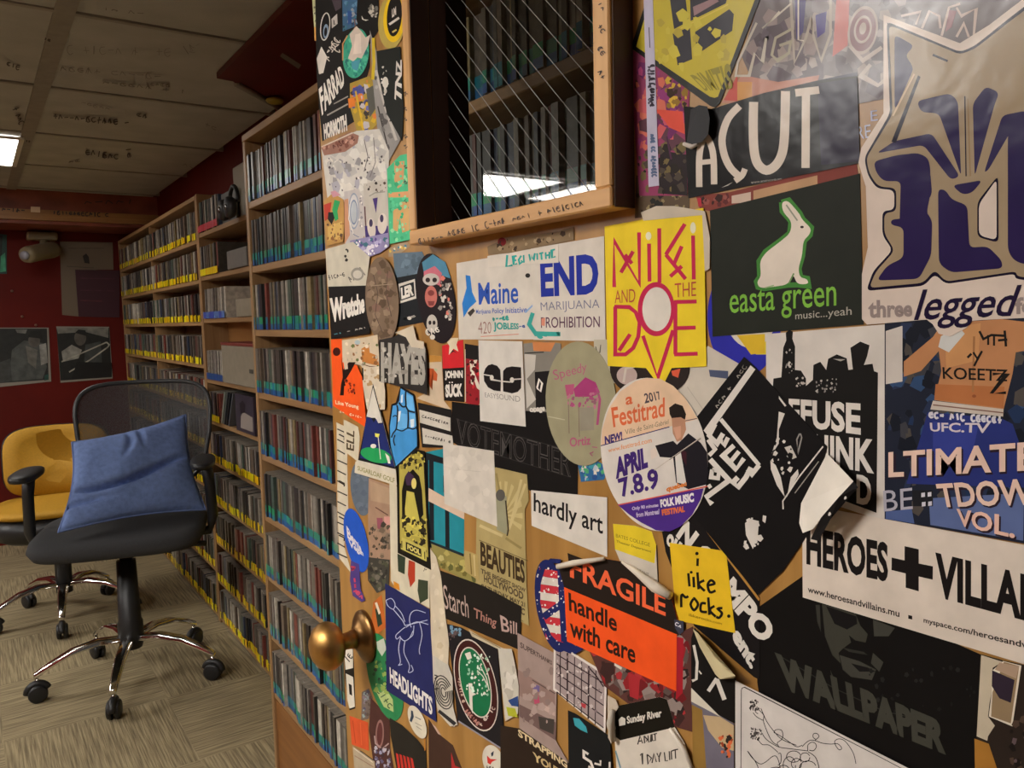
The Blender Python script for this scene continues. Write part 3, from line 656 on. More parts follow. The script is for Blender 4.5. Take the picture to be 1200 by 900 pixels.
# knob
kc = on_x(429, 745, DX)
b = MB(); b.lathe([(0, 0), (0, .034), (.004, .034), (.007, .030), (.010, .024), (.013, .017), (.016, .0145)], M_brass_d, kc, (-1, 0, 0), 36); kn = b.build('door_handle', door)
b = MB(); b.lathe([(.014, .010), (.016, .013), (.024, .011), (.030, .0105), (.034, .013), (.037, .0135)], M_brass, kc, (-1, 0, 0), 28); b.build('knob_neck', kn)
b = MB(); b.lathe([(.034, .012), (.037, .021), (.042, .0272), (.050, .0305), (.058, .0298), (.066, .0248), (.072, .016), (.0745, .007), (.075, 0)], M_brass, kc, (-1, 0, 0), 36); b.build('knob_ball', kn)
for c in door.children: c.matrix_parent_inverse = Matrix.Translation(-door.location)
# ================================================================ STICKERS ON THE DOOR
CROP = dict(K1=(360,0,4.5), K2=(360,150,4.5), K3=(480,0,3), K4=(720,0,3.75), K5=(940,0,3.4615), K6=(700,180,3.335), K7=(940,200,3.2154),
 L1=(370,280,4.7368), L2=(530,260,4.5), L3=(370,440,4.7368), L4=(500,440,4.0909), L5=(370,600,4.7368), L6=(380,710,4.7375), L7=(600,640,3.4625),
 M1=(680,400,3.75), M2=(800,380,3.46), M3=(1000,360,3.215), M4=(780,600,3), M5=(920,600,3), N1=(400,800,9), N2=(500,780,7.5), N3=(590,740,5.629),
 N4=(820,0,4.5), N5=(1040,0,6.925), N6=(1100,300,7.5), N7=(1100,740,5.62), N8=(840,780,6), O1=(365,0,8.18), O2=(370,100,8.183), O3=(370,190,7.5),
 O4=(380,380,9), O5=(480,380,7.5), O6=(380,540,6.43), O7=(460,590,5.29), O8=(540,540,4.09), P1=(700,590,8.18), P2=(620,640,5), P3=(780,720,5),
 P4=(880,660,4.09), P5=(630,380,5), P6=(700,430,4.5), P7=(810,410,4.285), P8=(730,0,3.46), X=(0,0,1))
INK = 1.16      # photograph paper white -> paper albedo
def ink(h, gloss=.5):
    if gloss < .35: return mat('gloss_%s_%d' % (h.lstrip('#'), int(gloss*100)), rgb(h, INK), gloss, noise=.06, nscale=55, bump=.35, bscale=14, spec=.22)     # wrinkled laminate
    return mat('print_%s_%d' % (h.lstrip('#'), int(gloss*100)), rgb(h, INK), gloss, noise=.09, nscale=45, spec=.09)
TEXT = {}
def glyphs(s, bold):
    k = (s, bold)
    if k not in TEXT:
        cu = bpy.data.curves.new('t', 'FONT'); cu.body = s; cu.offset = min(.062, bold*1.2) if bold > 0 else bold; cu.resolution_u = 3; cu.fill_mode = 'FRONT'
        o = bpy.data.objects.new('t', cu); COL.objects.link(o); me = bpy.data.meshes.new_from_object(o.evaluated_get(bpy.context.evaluated_depsgraph_get()))
        vs = [(v.co.x, v.co.y) for v in me.vertices]; fs = [tuple(p.vertices) for p in me.polygons]
        x0, x1 = min(v[0] for v in vs), max(v[0] for v in vs); y0, y1 = min(v[1] for v in vs), max(v[1] for v in vs)
        TEXT[k] = ([((x-x0)/(x1-x0), (y1-y)/(y1-y0)) for x, y in vs], fs)
        bpy.data.objects.remove(o); bpy.data.curves.remove(cu); bpy.data.meshes.remove(me)
    return TEXT[k]
def homog(q):
    """unit square (u right, v down) -> quad TL TR BR BL"""
    (x0,y0),(x1,y1),(x2,y2),(x3,y3) = q
    dx1, dx2, dx3 = x1-x2, x3-x2, x0-x1+x2-x3; dy1, dy2, dy3 = y1-y2, y3-y2, y0-y1+y2-y3
    det = dx1*dy2-dx2*dy1; g = (dx3*dy2-dx2*dy3)/det; h = (dx1*dy3-dx3*dy1)/det
    a, b, d, e = x1-x0+g*x1, x3-x0+h*x3, y1-y0+g*y1, y3-y0+h*y3
    return lambda u, v: ((a*u+b*v+x0)/(g*u+h*v+1), (d*u+e*v+y0)/(g*u+h*v+1))
def inside(p, poly):
    r = False; x, y = p; j = len(poly)-1
    for i in range(len(poly)):
        (xi, yi), (xj, yj) = poly[i], poly[j]
        if (yi > y) != (yj > y) and x < (xj-xi)*(y-yi)/(yj-yi)+xi: r = not r
        j = i
    return r
PLACED = []     # (bbox, outline, level)
def level_of(poly):
    x0, x1 = min(p[0] for p in poly), max(p[0] for p in poly); y0, y1 = min(p[1] for p in poly), max(p[1] for p in poly)
    lv = 0
    for (a0, a1, b0, b1), q, l in PLACED:
        if l < lv or a0 > x1 or a1 < x0 or b0 > y1 or b1 < y0: continue
        u0, u1, v0, v1 = max(a0, x0), min(a1, x1), max(b0, y0), min(b1, y1); hit = False
        for i in range(9):
            for j in range(9):
                p = (u0+(u1-u0)*(i+.5)/9, v0+(v1-v0)*(j+.5)/9)
                if inside(p, poly) and inside(p, q): hit = True; break
            if hit: break
        if hit: lv = l+1
    PLACED.append(((x0, x1, y0, y1), poly, lv)); return lv
STEP = .00022
def circ(cx, cy, rx, ry, rot=0, n=40):
    c, s = math.cos(math.radians(rot)), math.sin(math.radians(rot))
    return [(cx+rx*math.cos(t)*c-ry*math.sin(t)*s, cy+rx*math.cos(t)*s+ry*math.sin(t)*c) for t in [2*math.pi*i/n for i in range(n)]]
def st(label, K, outline, base, *layers, gloss=.5, name='sticker', cat='sticker', curl=None):
    ox, oy, sc = CROP[K]
    def cv(p): return (ox+p[0]/sc, oy+p[1]/sc)
    poly = [cv(p) for p in outline]; lv = level_of(poly); D = STEP*(lv+1)
    def P(x, y, k=0): return on_x(x, y, DX - D - k)
    b = MB(); m = ink(base, gloss); fr = [P(*p) for p in poly]; n = len(fr)
    area = sum(poly[i][0]*poly[(i+1) % n][1]-poly[(i+1) % n][0]*poly[i][1] for i in range(n))
    if area < 0: fr.reverse()
    fr.reverse()
    b.face(fr, m); bk = [p+Vector((STEP*.9, 0, 0)) for p in fr]
    for i in range(n): b.face([fr[i], bk[i], bk[(i+1) % n], fr[(i+1) % n]], m)
    o = b.build(name); tag(o, label, cat, 'stickers on the door')
    pics, txt = MB(), MB(); z = 0; dz = min(.00001, STEP*.75/(len(layers)+1))
    for it in layers:
        if it[0] == 'K': ox, oy, sc = CROP[it[1]]; continue
        z += dz; k = it[0]
        def V(x, y, z=z): q = cv((x, y)); return P(q[0], q[1], z)
        mm = None if k == 'sp' else ink(it[1], gloss)
        if k == 'p': pics.face([V(*p) for p in it[2]], mm)
        elif k == 'r': pics.face([V(*p) for p in rounded(it[2], it[3] if len(it) > 3 else 22)], mm)
        elif k == 'e': pics.face([V(*p) for p in circ(*it[2:])], mm)
        elif k == 'l': strip(pics, mm, V, it[3], it[2])
        elif k == 'c': strip(txt, mm, V, smooth(it[3], 4), it[2])   # curved pen line
        elif k == 'h': strip(txt, mm, V, it[3], it[2])            # hand-drawn letter stroke
        elif k == 's': squiggle(txt, mm, V, it[3], it[4], it[5], it[6], it[2], random.Random(it[7] if len(it) > 7 else 1))
        elif k == 't':
            vs, fs = glyphs(it[2], it[4] if len(it) > 4 else 0); H = homog(it[3]); txt.add([V(*H(*v)) for v in vs], fs, mm)
        elif k == 'sp':
            cols, (x0, y0, x1, y1), cnt, size, seed = it[1:]; r = random.Random(seed)
            lim = [((p[0]-ox)*sc, (p[1]-oy)*sc) for p in poly]
            for i in range(cnt):
                x, y, a, s = r.uniform(x0, x1), r.uniform(y0, y1), r.uniform(0, 6.28), size*r.uniform(.4, 1.3); e = r.uniform(.3, 1)
                pts = [(x+s*math.cos(a+t)*(1 if j % 2 else e), y+s*math.sin(a+t)) for j, t in enumerate((0, 1.3, 2.5, 3.9, 5.1))]
                if all(inside(p, lim) for p in pts):
                    zz = z+i*dz/cnt*.8; pics.face([V(p[0], p[1], zz) for p in pts], ink(r.choice(cols), gloss))
    if pics.v: pics.build('picture', o)
    if txt.v: txt.build('lettering', o)
    if curl:
        for nm, col, pts, rad in curl:
            c = MB()
            if rad:
                w3 = [P(*cv(p), .0012+r) for p, r in zip(pts, rad)]; c.tube(w3, rad, ink(col, .5), 10)
            else: c.add([P(*cv(p[:2]), p[2]) for p in pts] + [P(*cv(p[:2]), p[2]-.0003) for p in pts], [tuple(range(len(pts))), tuple(range(2*len(pts)-1, len(pts)-1, -1))], ink(col, .5))
            c.build(nm, o)
    return o
def rounded(pts, r):
    out = []; n = len(pts)
    for i in range(n):
        (ax, ay), (x, y), (bx, by) = pts[i-1], pts[i], pts[(i+1) % n]
        la, lb = math.hypot(ax-x, ay-y) or 1, math.hypot(bx-x, by-y) or 1; da, db = min(r, la*.45)/la, min(r, lb*.45)/lb
        p0, p2 = (x+(ax-x)*da, y+(ay-y)*da), (x+(bx-x)*db, y+(by-y)*db)
        for t in (0, .25, .5, .75, 1): out.append(tuple((1-t)**2*p0[k]+2*t*(1-t)*(x, y)[k]+t*t*p2[k] for k in (0, 1)))
    return out
def rect(x0, y0, x1, y1): return [(x0, y0), (x1, y0), (x1, y1), (x0, y1)]

# ---- upper left column, between the door edge and the window
st('pale green scrap at the top of the door edge', 'O1', [(5,-30),(100,-30),(100,260),(25,265)], '#b9b98c', ('sp', ['#8fa05c','#6a6a58','#d8d4b8'], (15,0,95,250), 30, 14, 1), ('p', '#d79a50', [(25,262),(90,250),(95,390),(30,390)]))
st('black sheet of scrawled white lettering along the upper door edge', 'K1', [(42,-20),(330,-20),(330,350),(250,640),(80,745),(62,560),(50,400)], '#1c1a19',
   ('h', '#cfc6bb', 10, [(62,300),(70,390),(85,340),(95,300)]), ('p', '#cfc6bb', [(50,310),(75,245),(105,300),(85,385),(62,390)]), ('s', '#cfc6bb', 5, (100,310), (170,230), 12, 34, 4), ('s', '#cfc6bb', 4, (105,280), (165,200), 10, 22, 8),
   ('t', '#dcd4c9', 'FARRAD', [(60,470),(178,340),(200,440),(78,610)], .03), ('l', '#9b948c', 6, [(140,548),(215,508)]), ('l', '#9b948c', 8, [(105,608),(215,548)]),
   ('t', '#d4ccc2', 'HORMOTH', [(85,655),(205,600),(212,690),(90,738)], .06), ('e', '#c9c4ba', 95,140,26,75,6), ('e', '#161415', 95,140,21,68,6), ('e', '#7f93a8', 98,165,14,38,4), ('e', '#141316', 97,168,8,24,4),
   ('p', '#b3aca4', [(128,100),(158,72),(160,125),(130,150)]), ('l', '#2a2523', 5, [(140,105),(142,130),(150,125)]), ('p', '#4a3f45', [(130,0),(180,0),(180,40),(150,60)]))
st('blue and black art scrap at the top beside the teal oval', 'O1', [(295,-20),(500,-20),(490,190),(400,260),(300,300)], '#3d5f7d', ('sp', ['#5f86a5','#2c4a6b','#20304a','#8a8f96','#3f6f7d'], (300,0,490,280), 60, 24, 2), ('p', '#2f4f86', [(345,100),(385,110),(385,220),(350,240)]), ('l', '#7f5a48', 8, [(410,180),(420,250),(400,290)]))
st('black scrap with a small white crescent near the top', 'O1', [(440,-20),(640,-20),(650,280),(560,420),(470,300),(430,190)], '#191716', ('p', '#d8d0c4', [(480,150),(500,185),(550,190),(520,200),(485,185)]), ('sp', ['#6d6a63','#48433e','#b8b0a4'], (560,20,640,160), 18, 22, 5))
st('round sticker with a white crystal over teal green paint', 'O1', circ(425,510,125,240,6), '#3e9b7e', ('sp', ['#4fae8e','#2f8a78','#5fbf9a','#2a6f6c'], (310,380,560,740), 70, 26, 6),
   ('p', '#c7b6a8', [(430,250),(365,330),(390,440),(350,560),(400,590),(440,550),(480,560),(540,440),(565,330),(520,360),(480,300)]), ('p', '#dac9bb', [(420,330),(470,320),(480,510),(400,520)]), ('p', '#4a8fa0', [(380,590),(470,570),(440,680),(390,660)]), ('l', '#c08c5a', 12, [(345,340),(300,420),(300,580)]))
st('yellow ringed oval sticker with black centre, top beside the window frame', 'O1', circ(770,200,130,270,4), '#b09a50', ('e', '#d9b31c', 795,170,105,235,4), ('e', '#1a1614', 795,150,72,200,4), ('t', '#c9c0b8', 'LM', [(770,90),(810,60),(812,140),(772,170)], .05), ('l', '#c9c0b8', 22, [(745,235),(840,170)]), ('l', '#c9b060', 16, [(775,310),(815,285)]))
st('yellow and blue comic figure scrap between black stickers', 'K1', [(225,440),(330,400),(385,520),(380,640),(330,700),(270,720),(225,560)], '#a58a3a', ('sp', ['#c9a32c','#4a4f8c','#6a6aa8','#3a3430','#d07a3a','#b9b0b0'], (225,410,380,710), 80, 22, 7), ('p', '#d6782c', [(215,520),(250,515),(255,560),(220,570)]), ('l', '#d0a92a', 9, [(255,480),(290,650),(300,720)]), ('p', '#57564f', [(310,470),(350,450),(370,560),(330,620)]))
st('grey photo strip of a tall tower, left of the window frame', 'K1', [(330,160),(375,300),(405,430),(470,640),(490,740),(430,850),(380,780),(345,420)], '#8f8a86', ('l', '#b9b2aa', 14, [(362,370),(410,560),(470,740)]), ('l', '#3a3532', 7, [(372,560),(420,760)]), ('l', '#c9ad2c', 16, [(348,200),(352,330),(345,420)]), ('sp', ['#6f6b68','#a8a29c','#54504e'], (350,400,480,800), 40, 14, 9))
st('black sticker with white skull specks beside the window frame', 'K1', [(365,270),(490,245),(508,570),(500,745),(420,600),(372,380)], '#20221f', ('e', '#cfc9be', 412,435,16,30), ('e', '#bdb6ab', 412,480,8,14), ('sp', ['#cfc9be'], (390,350,430,500), 14, 8, 10), ('t', '#d2cac0', 'TNZ', [(460,520),(470,320),(500,310),(498,560)], .04))
st('white and grey drawn sheet beneath the tower strip', 'K2', [(75,110),(260,15),(380,5),(430,120),(430,320),(380,360),(110,400)], '#c2bcb3', ('sp', ['#d2cdc4','#b1aca6','#a39fa6','#8f8a8a','#cfc8bd'], (80,40,425,340), 110, 26, 11), ('sp', ['#4a4444','#6a6468'], (110,150,420,330), 34, 7, 12), ('l', '#5a5452', 4, [(300,60),(320,150),(300,230)]), ('l', '#6a6462', 4, [(350,50),(360,180),(330,260)]))
st('rusty red label torn across the white sheet', 'K2', [(72,100),(225,20),(272,40),(265,80),(200,125),(90,145)], '#93695a', ('l', '#c9b8a8', 7, [(75,100),(240,25)]), ('s', '#5a2c24', 5, (100,110), (250,50), 22, 16, 13), ('sp', ['#b88a78','#7a4a3c'], (85,40,260,130), 24, 12, 14))
st('sheet with a red and green parrot picture at the door edge', 'O3', [(65,350),(150,270),(245,330),(250,560),(240,700),(100,735)], '#b58a4c', ('p', '#b23a2c', [(70,375),(140,350),(130,430),(105,500),(80,520)]), ('p', '#2f9a58', [(165,330),(215,345),(190,430),(200,500),(170,520),(145,420)]), ('p', '#1c1c1a', [(110,440),(150,440),(165,490),(140,550),(105,500)]), ('p', '#c9a45c', [(105,570),(230,520),(240,650),(110,690)]), ('sp', ['#8a5a34','#d0a860','#5a4030'], (100,540,245,700), 26, 14, 15), ('p', '#c08a94', [(130,260),(170,250),(220,290),(150,310)]))
st('pale sheet with blue looping ovals left of the purple bugs', 'O3', [(250,260),(370,235),(430,330),(430,640),(380,720),(260,730)], '#b8b0ac', ('p', '#c08a68', [(250,330),(285,320),(300,640),(255,720)]), ('e', '#8a93a3', 335,430,48,160,0), ('e', '#c4c0bd', 335,430,40,145,0), ('e', '#74809a', 335,440,34,110,0), ('e', '#aeb2b6', 335,440,27,95,0), ('l', '#5d6a86', 6, [(310,600),(340,640),(380,660)]), ('l', '#d8d2c8', 8, [(300,370),(290,500),(330,630)]), ('sp', ['#e0d8d0','#8a8488'], (380,260,430,640), 18, 12, 16))
st('purple and cream bug drawing left of the green sheet', 'O3', [(420,190),(620,150),(640,400),(640,640),(560,720),(430,690)], '#b9b1a6', ('p', '#43306e', [(500,320),(545,310),(530,450)]), ('p', '#3d2c68', [(430,560),(560,560),(635,560),(640,690),(440,700)]), ('e', '#cbbfb4', 490,580,36,88,-6), ('e', '#cfc3b8', 585,540,42,90,4), ('e', '#3f3450', 485,535,16,34,0), ('e', '#3f3450', 580,495,16,34,0), ('sp', ['#2c2420','#4a3a30'], (440,150,620,260), 16, 12, 17), ('l', '#8f8a80', 10, [(470,300),(520,270),(610,260)]), ('l', '#5a3a3c', 12, [(430,390),(440,560)]))
st('purple flame pattern strip under the bug drawing', 'O3', [(300,690),(640,620),(645,740),(560,800),(420,850),(330,860)], '#8b82a8', ('sp', ['#5a4a86','#cfc8d0','#a89fc0','#efe8e0','#3f6a78'], (310,640,640,840), 60, 20, 18))
st('bright green sheet with an orange stencilled letter, beside the window frame', 'O3', [(625,60),(740,-60),(830,-80),(835,680),(650,720)], '#4cb583', ('p', '#c79a6a', [(690,0),(780,-10),(770,200),(720,230),(690,160)]), ('p', '#d29a6a', [(640,270),(820,255),(820,310),(640,310)]), ('p', '#c8a068', [(680,420),(740,400),(745,350),(820,350),(820,600),(760,620),(740,480),(720,610),(680,600)]), ('sp', ['#5cc592','#3aa574','#8fd0a0'], (640,0,820,700), 50, 20, 19))
st('off-white sheet with grey pencil figures above the black typewriter-lettered sticker', 'K2', [(95,640),(240,600),(330,680),(310,830),(110,850)], '#beb6a4', ('s', '#3a3532', 4, (110,790), (200,770), 16, 14, 20), ('s', '#5a5450', 4, (220,800), (300,750), 14, 30, 21), ('sp', ['#2c2826'], (195,640,215,700), 5, 8, 22), ('e', '#8b857b', 265,770,34,34,0), ('e', '#bdb5a8', 265,772,24,22,0))
st('small colourful strip of tape tabs below the window frame corner', 'O3', [(640,760),(720,720),(800,700),(830,740),(700,830),(640,830)], '#a08a70', ('sp', ['#d8b848','#4f7f98','#c08a5a','#e0d0a8'], (650,720,820,820), 22, 14, 23))
st('steel blue scrap behind the skull sticker', 'L1', [(430,80),(590,70),(640,180),(560,260),(440,230)], '#5c6d7b', ('sp', ['#6a7d8c','#50606c'], (440,90,600,230), 20, 22, 24))
st('black sticker with white typewriter lettering left of the brown oval', 'L1', [(70,265),(290,258),(300,525),(85,556)], '#191716', ('t', '#d8d0c6', 'Wretche', [(76,330),(270,300),(272,410),(86,468)], .05), ('s', '#4a8a98', 4, (100,530), (150,520), 5, 4, 25), ('s', '#a9a29a', 4, (172,515), (285,490), 12, 5, 26))
st('black sticker with boxed white letters LER beside the brown oval', 'L1', [(450,215),(580,190),(610,460),(450,490)], '#1d2023', ('p', '#c9c1b7', [(458,250),(550,222),(558,330),(462,360)]), ('p', '#1d2023', [(466,264),(544,238),(550,318),(470,344)]), ('t', '#d8d0c6', 'LER', [(472,272),(538,248),(544,312),(476,336)], .07), ('e', '#c9c1b7', 520,440,12,10), ('s', '#b3aba1', 4, (485,445), (560,425), 7, 6, 27))
st('round black skull sticker with pink and blue top', 'L1', circ(668,330,104,252,-9), '#20191c', ('p', '#4c7f98', [(590,130),(650,85),(720,130),(750,220),(690,200),(600,190)]), ('p', '#c06a78', [(600,180),(660,150),(700,190),(690,260),(640,240),(600,230)]), ('e', '#b9b0a8', 640,225,46,34), ('e', '#2a2224', 622,228,13,13), ('e', '#2a2224', 660,228,13,13),
   ('e', '#b86a60', 640,320,34,60), ('e', '#7a3a38', 640,300,18,16), ('p', '#7a3a38', [(622,345),(660,345),(655,370),(628,370)]), ('e', '#b8b0a6', 645,470,30,50), ('e', '#241d1f', 634,465,8,12), ('e', '#241d1f', 657,465,8,12), ('e', '#d0c8be', 648,545,14,14), ('sp', ['#c9c1b7','#8f8880','#d6786a'], (690,210,755,450), 34, 14, 28), ('s', '#d8d0c6', 5, (610,520), (690,500), 8, 22, 29))
st('worn brown oval sticker with faded drawing', 'L1', circ(368,340,92,240,-3), '#74604e', ('sp', ['#86705c','#64523f','#8f7a64','#5a4838','#7c5f52'], (290,110,450,560), 90, 22, 30), ('l', '#54443a', 4, [(320,200),(345,300),(330,420),(370,520)]), ('l', '#54443a', 4, [(400,180),(390,300),(420,430)]), ('l', '#93806c', 5, [(310,260),(430,250)]), gloss=.6)
st('cream sketch scrap with an orange dog under the black typewriter-lettered sticker', 'O4', [(170,170),(420,140),(560,110),(590,460),(410,470),(380,430),(180,400)], '#c6b49a', ('p', '#b8763a', [(390,260),(470,210),(480,300),(560,330),(580,440),(400,400)]), ('sp', ['#d8c8b0','#8a5a34','#5f6a3c','#a9a08c'], (200,150,570,440), 40, 20, 31), ('l', '#5a3a2c', 8, [(400,420),(480,445),(575,450)]), ('e', '#a3b0b4', 350,190,30,25))
st('cream torn paper between the orange sticker and the mountain', 'O4', [(400,460),(600,440),(640,700),(640,900),(450,900),(400,600)], '#c8baa4', ('sp', ['#d6cab6','#a8875c','#b8a488'], (420,470,620,880), 26, 26, 32), ('l', '#1e1a18', 14, [(405,460),(408,590)]))
st('bright orange sticker with a black dancing figure at the door edge', 'O4', [(70,160),(185,155),(190,400),(340,430),(400,560),(430,900),(440,1090),(300,1000),(95,860)], '#e8521c', ('e', '#3a140c', 130,290,40,45), ('p', '#1d100c', [(180,330),(200,480),(240,420),(260,400),(330,400),(290,480),(230,580),(210,660),(205,750),(165,750),(180,620),(195,560)]), ('sp', ['#1d100c','#7a2414'], (215,580,320,730), 16, 16, 33), ('p', '#c8b49c', [(190,300),(240,360),(250,470),(215,480)]), ('t', '#f0c8a8', 'Like Young', [(115,800),(360,850),(365,905),(120,855)], .02), ('s', '#f0c8a8', 6, (160,920), (400,985), 22, 14, 34))
st('black sticker with chunky distorted grey capitals below the brown oval', 'L1', [(352,560),(430,545),(470,520),(590,600),(615,640),(618,865),(400,800),(352,790)], '#2c2927', ('t', '#a09a90', 'HAYES', [(360,570),(612,590),(608,815),(362,800)], .06), ('p', '#c4b6a0', [(440,520),(540,480),(560,560),(600,570),(600,610),(530,600),(500,545)]), ('sp', ['#b5afa5','#8a847b'], (365,580,600,790), 40, 12, 35))
st('pale card with an orange fox tail, left of the red star sticker', 'O5', [(150,270),(280,280),(300,670),(370,760),(60,650),(150,600)], '#c2ad94', ('p', '#b5532c', [(155,385),(210,390),(245,440),(240,500),(200,490),(175,540),(200,580),(165,520)]), ('e', '#a8b08c', 230,400,14,12), ('p', '#b8823c', [(150,270),(280,280),(280,330),(155,335)]))
st('black and red strip with a white letter K, between two stickers', 'O5', [(485,170),(610,190),(640,650),(600,715),(490,690)], '#8c1f26', ('p', '#1c1818', [(485,170),(610,190),(612,320),(490,300)]), ('t', '#d2c6b4', 'K', [(528,320),(606,310),(640,600),(540,520)], .05), ('sp', ['#c02a30','#5a1418','#3a1214'], (490,330,620,690), 30, 18, 36), ('l', '#c9bfb2', 6, [(488,220),(492,680)]))
st('red and black sticker with a cream star and white block capitals', 'O5', [(285,190),(470,135),(480,380),(480,685),(305,670),(290,390)], '#1b1716', ('p', '#c2262c', [(285,190),(470,135),(478,378),(292,390)]), ('p', '#cfc0a4', [(340,120),(430,120),(412,180),(430,240),(385,215),(345,270),(350,190),(330,160)]), ('p', '#1b1716', [(380,225),(415,255),(385,240),(350,265)]), ('t', '#cfc7bd', 'JOHNN', [(308,410),(466,405),(468,490),(312,492)], .05), ('t', '#d6cec4', 'SUCK', [(312,530),(464,520),(466,635),(316,645)], .05), ('e', '#d6cec4', 352,512,6,7), ('e', '#d6cec4', 374,511,6,7))
st('grey photo strip with a white letter behind the olive oval', 'O5', [(1000,170),(1200,150),(1330,170),(1330,820),(1020,790)], '#7c766d', ('p', '#1a1718', [(1100,420),(1330,400),(1330,760),(1110,740)]), ('p', '#c07a4a', [(1080,155),(1280,160),(1240,240),(1090,235)]), ('l', '#d8d0c6', 16, [(1120,560),(1140,480),(1165,520),(1150,590),(1120,560)]), ('p', '#b9b2a8', [(1010,260),(1110,270),(1100,400),(1030,480),(1110,660),(1030,740)]), ('l', '#2a2624', 10, [(1010,255),(1180,245)]), ('p', '#1a1718', [(1020,760),(1330,780),(1330,820),(1025,800)]), ('t', '#cfc7bd', 'opage', [(1050,735),(1190,725),(1190,775),(1060,790)], .05))
# ---- below the window
st('large black sticker with faint outlined capitals under the two curled shapes', 'L4', [(120,125),(580,185),(725,430),(722,618),(500,555),(125,320)], '#141212', ('t', '#4a4644', 'VOTEMOTHER', [(145,205),(692,362),(692,490),(145,325)], .008), ('t', '#141212', 'VOTEMOTHER', [(149,212),(689,369),(689,484),(149,319)], -.016), ('l', '#2e2b2a', 3, [(140,208),(690,362)]), ('l', '#2e2b2a', 3, [(140,322),(690,488)]))
st('cream sheet with a blue state shape reading MAINE', 'L2', [(22,218),(430,150),(432,620),(35,620)], '#c6beb3', ('p', '#2b74bd', [(70,280),(95,285),(105,370),(128,420),(90,455),(60,505),(52,430),(75,350)]), ('p', '#3a3430', [(80,480),(110,455),(120,470),(95,500)]), ('t', '#2c4fa6', 'Maine', [(136,322),(348,310),(348,428),(140,438)], .014), ('t', '#4a62a8', 'Marijuana Policy Initiative', [(125,462),(395,445),(395,490),(125,492)], .01), ('t', '#8a5f58', '420', [(135,525),(205,528),(205,588),(138,590)], -.012),
   ('t', '#2f8f86', 'JOBLESS', [(215,528),(350,535),(350,575),(218,580)], .03), ('l', '#c9806c', 4, [(150,605),(350,592)]), ('s', '#3a9a90', 9, (210,515), (300,505), 12, 12, 40), ('s', '#4a62a8', 5, (350,552), (388,550), 6, 6, 41), ('e', '#2c2826', 398,283,13,12), ('l', '#7fa0c8', 8, [(385,478),(440,425)]))
st('cream sheet reading END MARIJUANA PROHIBITION in blue capitals', 'L2', [(415,140),(800,75),(808,630),(428,622)], '#c8bfb4', ('t', '#23308f', 'END', [(462,200),(770,163),(772,380),(468,396)], .035), ('t', '#6d6e84', 'MARIJUANA', [(465,425),(776,408),(776,468),(468,482)], -.008), ('t', '#57384c', 'PROHIBITION', [(467,503),(778,497),(778,556),(468,560)], .004), ('l', '#3a9a90', 22, [(425,480),(405,540),(440,590),(570,592)]), ('s', '#3a9a90', 14, (450,600), (575,588), 10, 14, 42), ('p', '#c9826c', [(470,510),(490,505),(488,550),(470,545)]))
st('teal handwriting on a cream strip above the MAINE sheet', 'L2', [(185,180),(560,120),(560,215),(190,238)], '#cbc2b6', ('h', '#2f9a92', 11, [(290,175),(285,235),(318,228)]), ('h', '#2f9a92', 10, [(340,180),(322,182),(324,225),(342,220)]), ('h', '#2f9a92', 9, [(323,204),(338,202)]), ('h', '#2f9a92', 10, [(364,178),(350,200),(356,222),(370,210),(362,204)]), ('h', '#2f9a92', 9, [(376,175),(378,215)]), ('h', '#2f9a92', 9, [(405,170),(412,205),(420,178),(428,202),(436,165)]), ('h', '#2f9a92', 9, [(447,165),(449,200)]), ('h', '#2f9a92', 9, [(458,168),(480,162)]), ('h', '#2f9a92', 9, [(469,165),(472,200)]), ('h', '#2f9a92', 9, [(492,160),(494,196)]), ('h', '#2f9a92', 9, [(494,178),(510,174)]), ('h', '#2f9a92', 9, [(512,158),(512,194)]), ('h', '#2f9a92', 9, [(542,145),(524,150),(526,190),(544,182)]))
st('speckled scrap with a dark red dot right under the window frame', 'L2', [(185,130),(300,80),(560,50),(640,25),(640,95),(300,165),(190,175)], '#7f6a50', ('e', '#7a1a20', 262,105,22,22), ('sp', ['#5a4632','#9a8468','#3f3024','#a08a6c'], (195,40,620,160), 60, 14, 43))
st('white sticker with two black curled shapes over thin grey capitals', 'O5', [(605,140),(990,150),(1020,900),(620,850)], '#c8c1b8', ('p', '#191516', [(650,435),(665,390),(690,360),(725,350),(770,365),(797,400),(803,495),(800,590),(740,582),(690,555),(655,500)]), ('p', '#191516', [(822,590),(820,495),(822,410),(850,380),(900,370),(980,378),(982,470),(980,560),(950,595),(900,608)]), ('l', '#c8c1b8', 10, [(640,440),(710,452),(715,485),(800,500),(885,508),(905,485),(990,480)]), ('e', '#c8c1b8', 722,468,17,22), ('e', '#c8c1b8', 900,490,18,24), ('t', '#6a6560', 'EASYSOUND', [(660,600),(970,632),(972,684),(664,640)], -.012))
st('small scrap of coloured stripes and loops under the green festival oval', 'L4', [(725,430),(800,400),(870,440),(850,500),(740,510)], '#2f5f8c', ('sp', ['#3f8a9a','#c9c3b8','#2a4a80','#4a9a6a','#a8b0b8'], (730,420,850,505), 34, 14, 45))
st('dull cream torn scrap under the END sheet', 'P5', [(330,90),(420,90),(470,340),(430,350),(330,200)], '#b3ab98', ('l', '#5a544a', 5, [(340,130),(350,170),(365,165),(370,120)]))
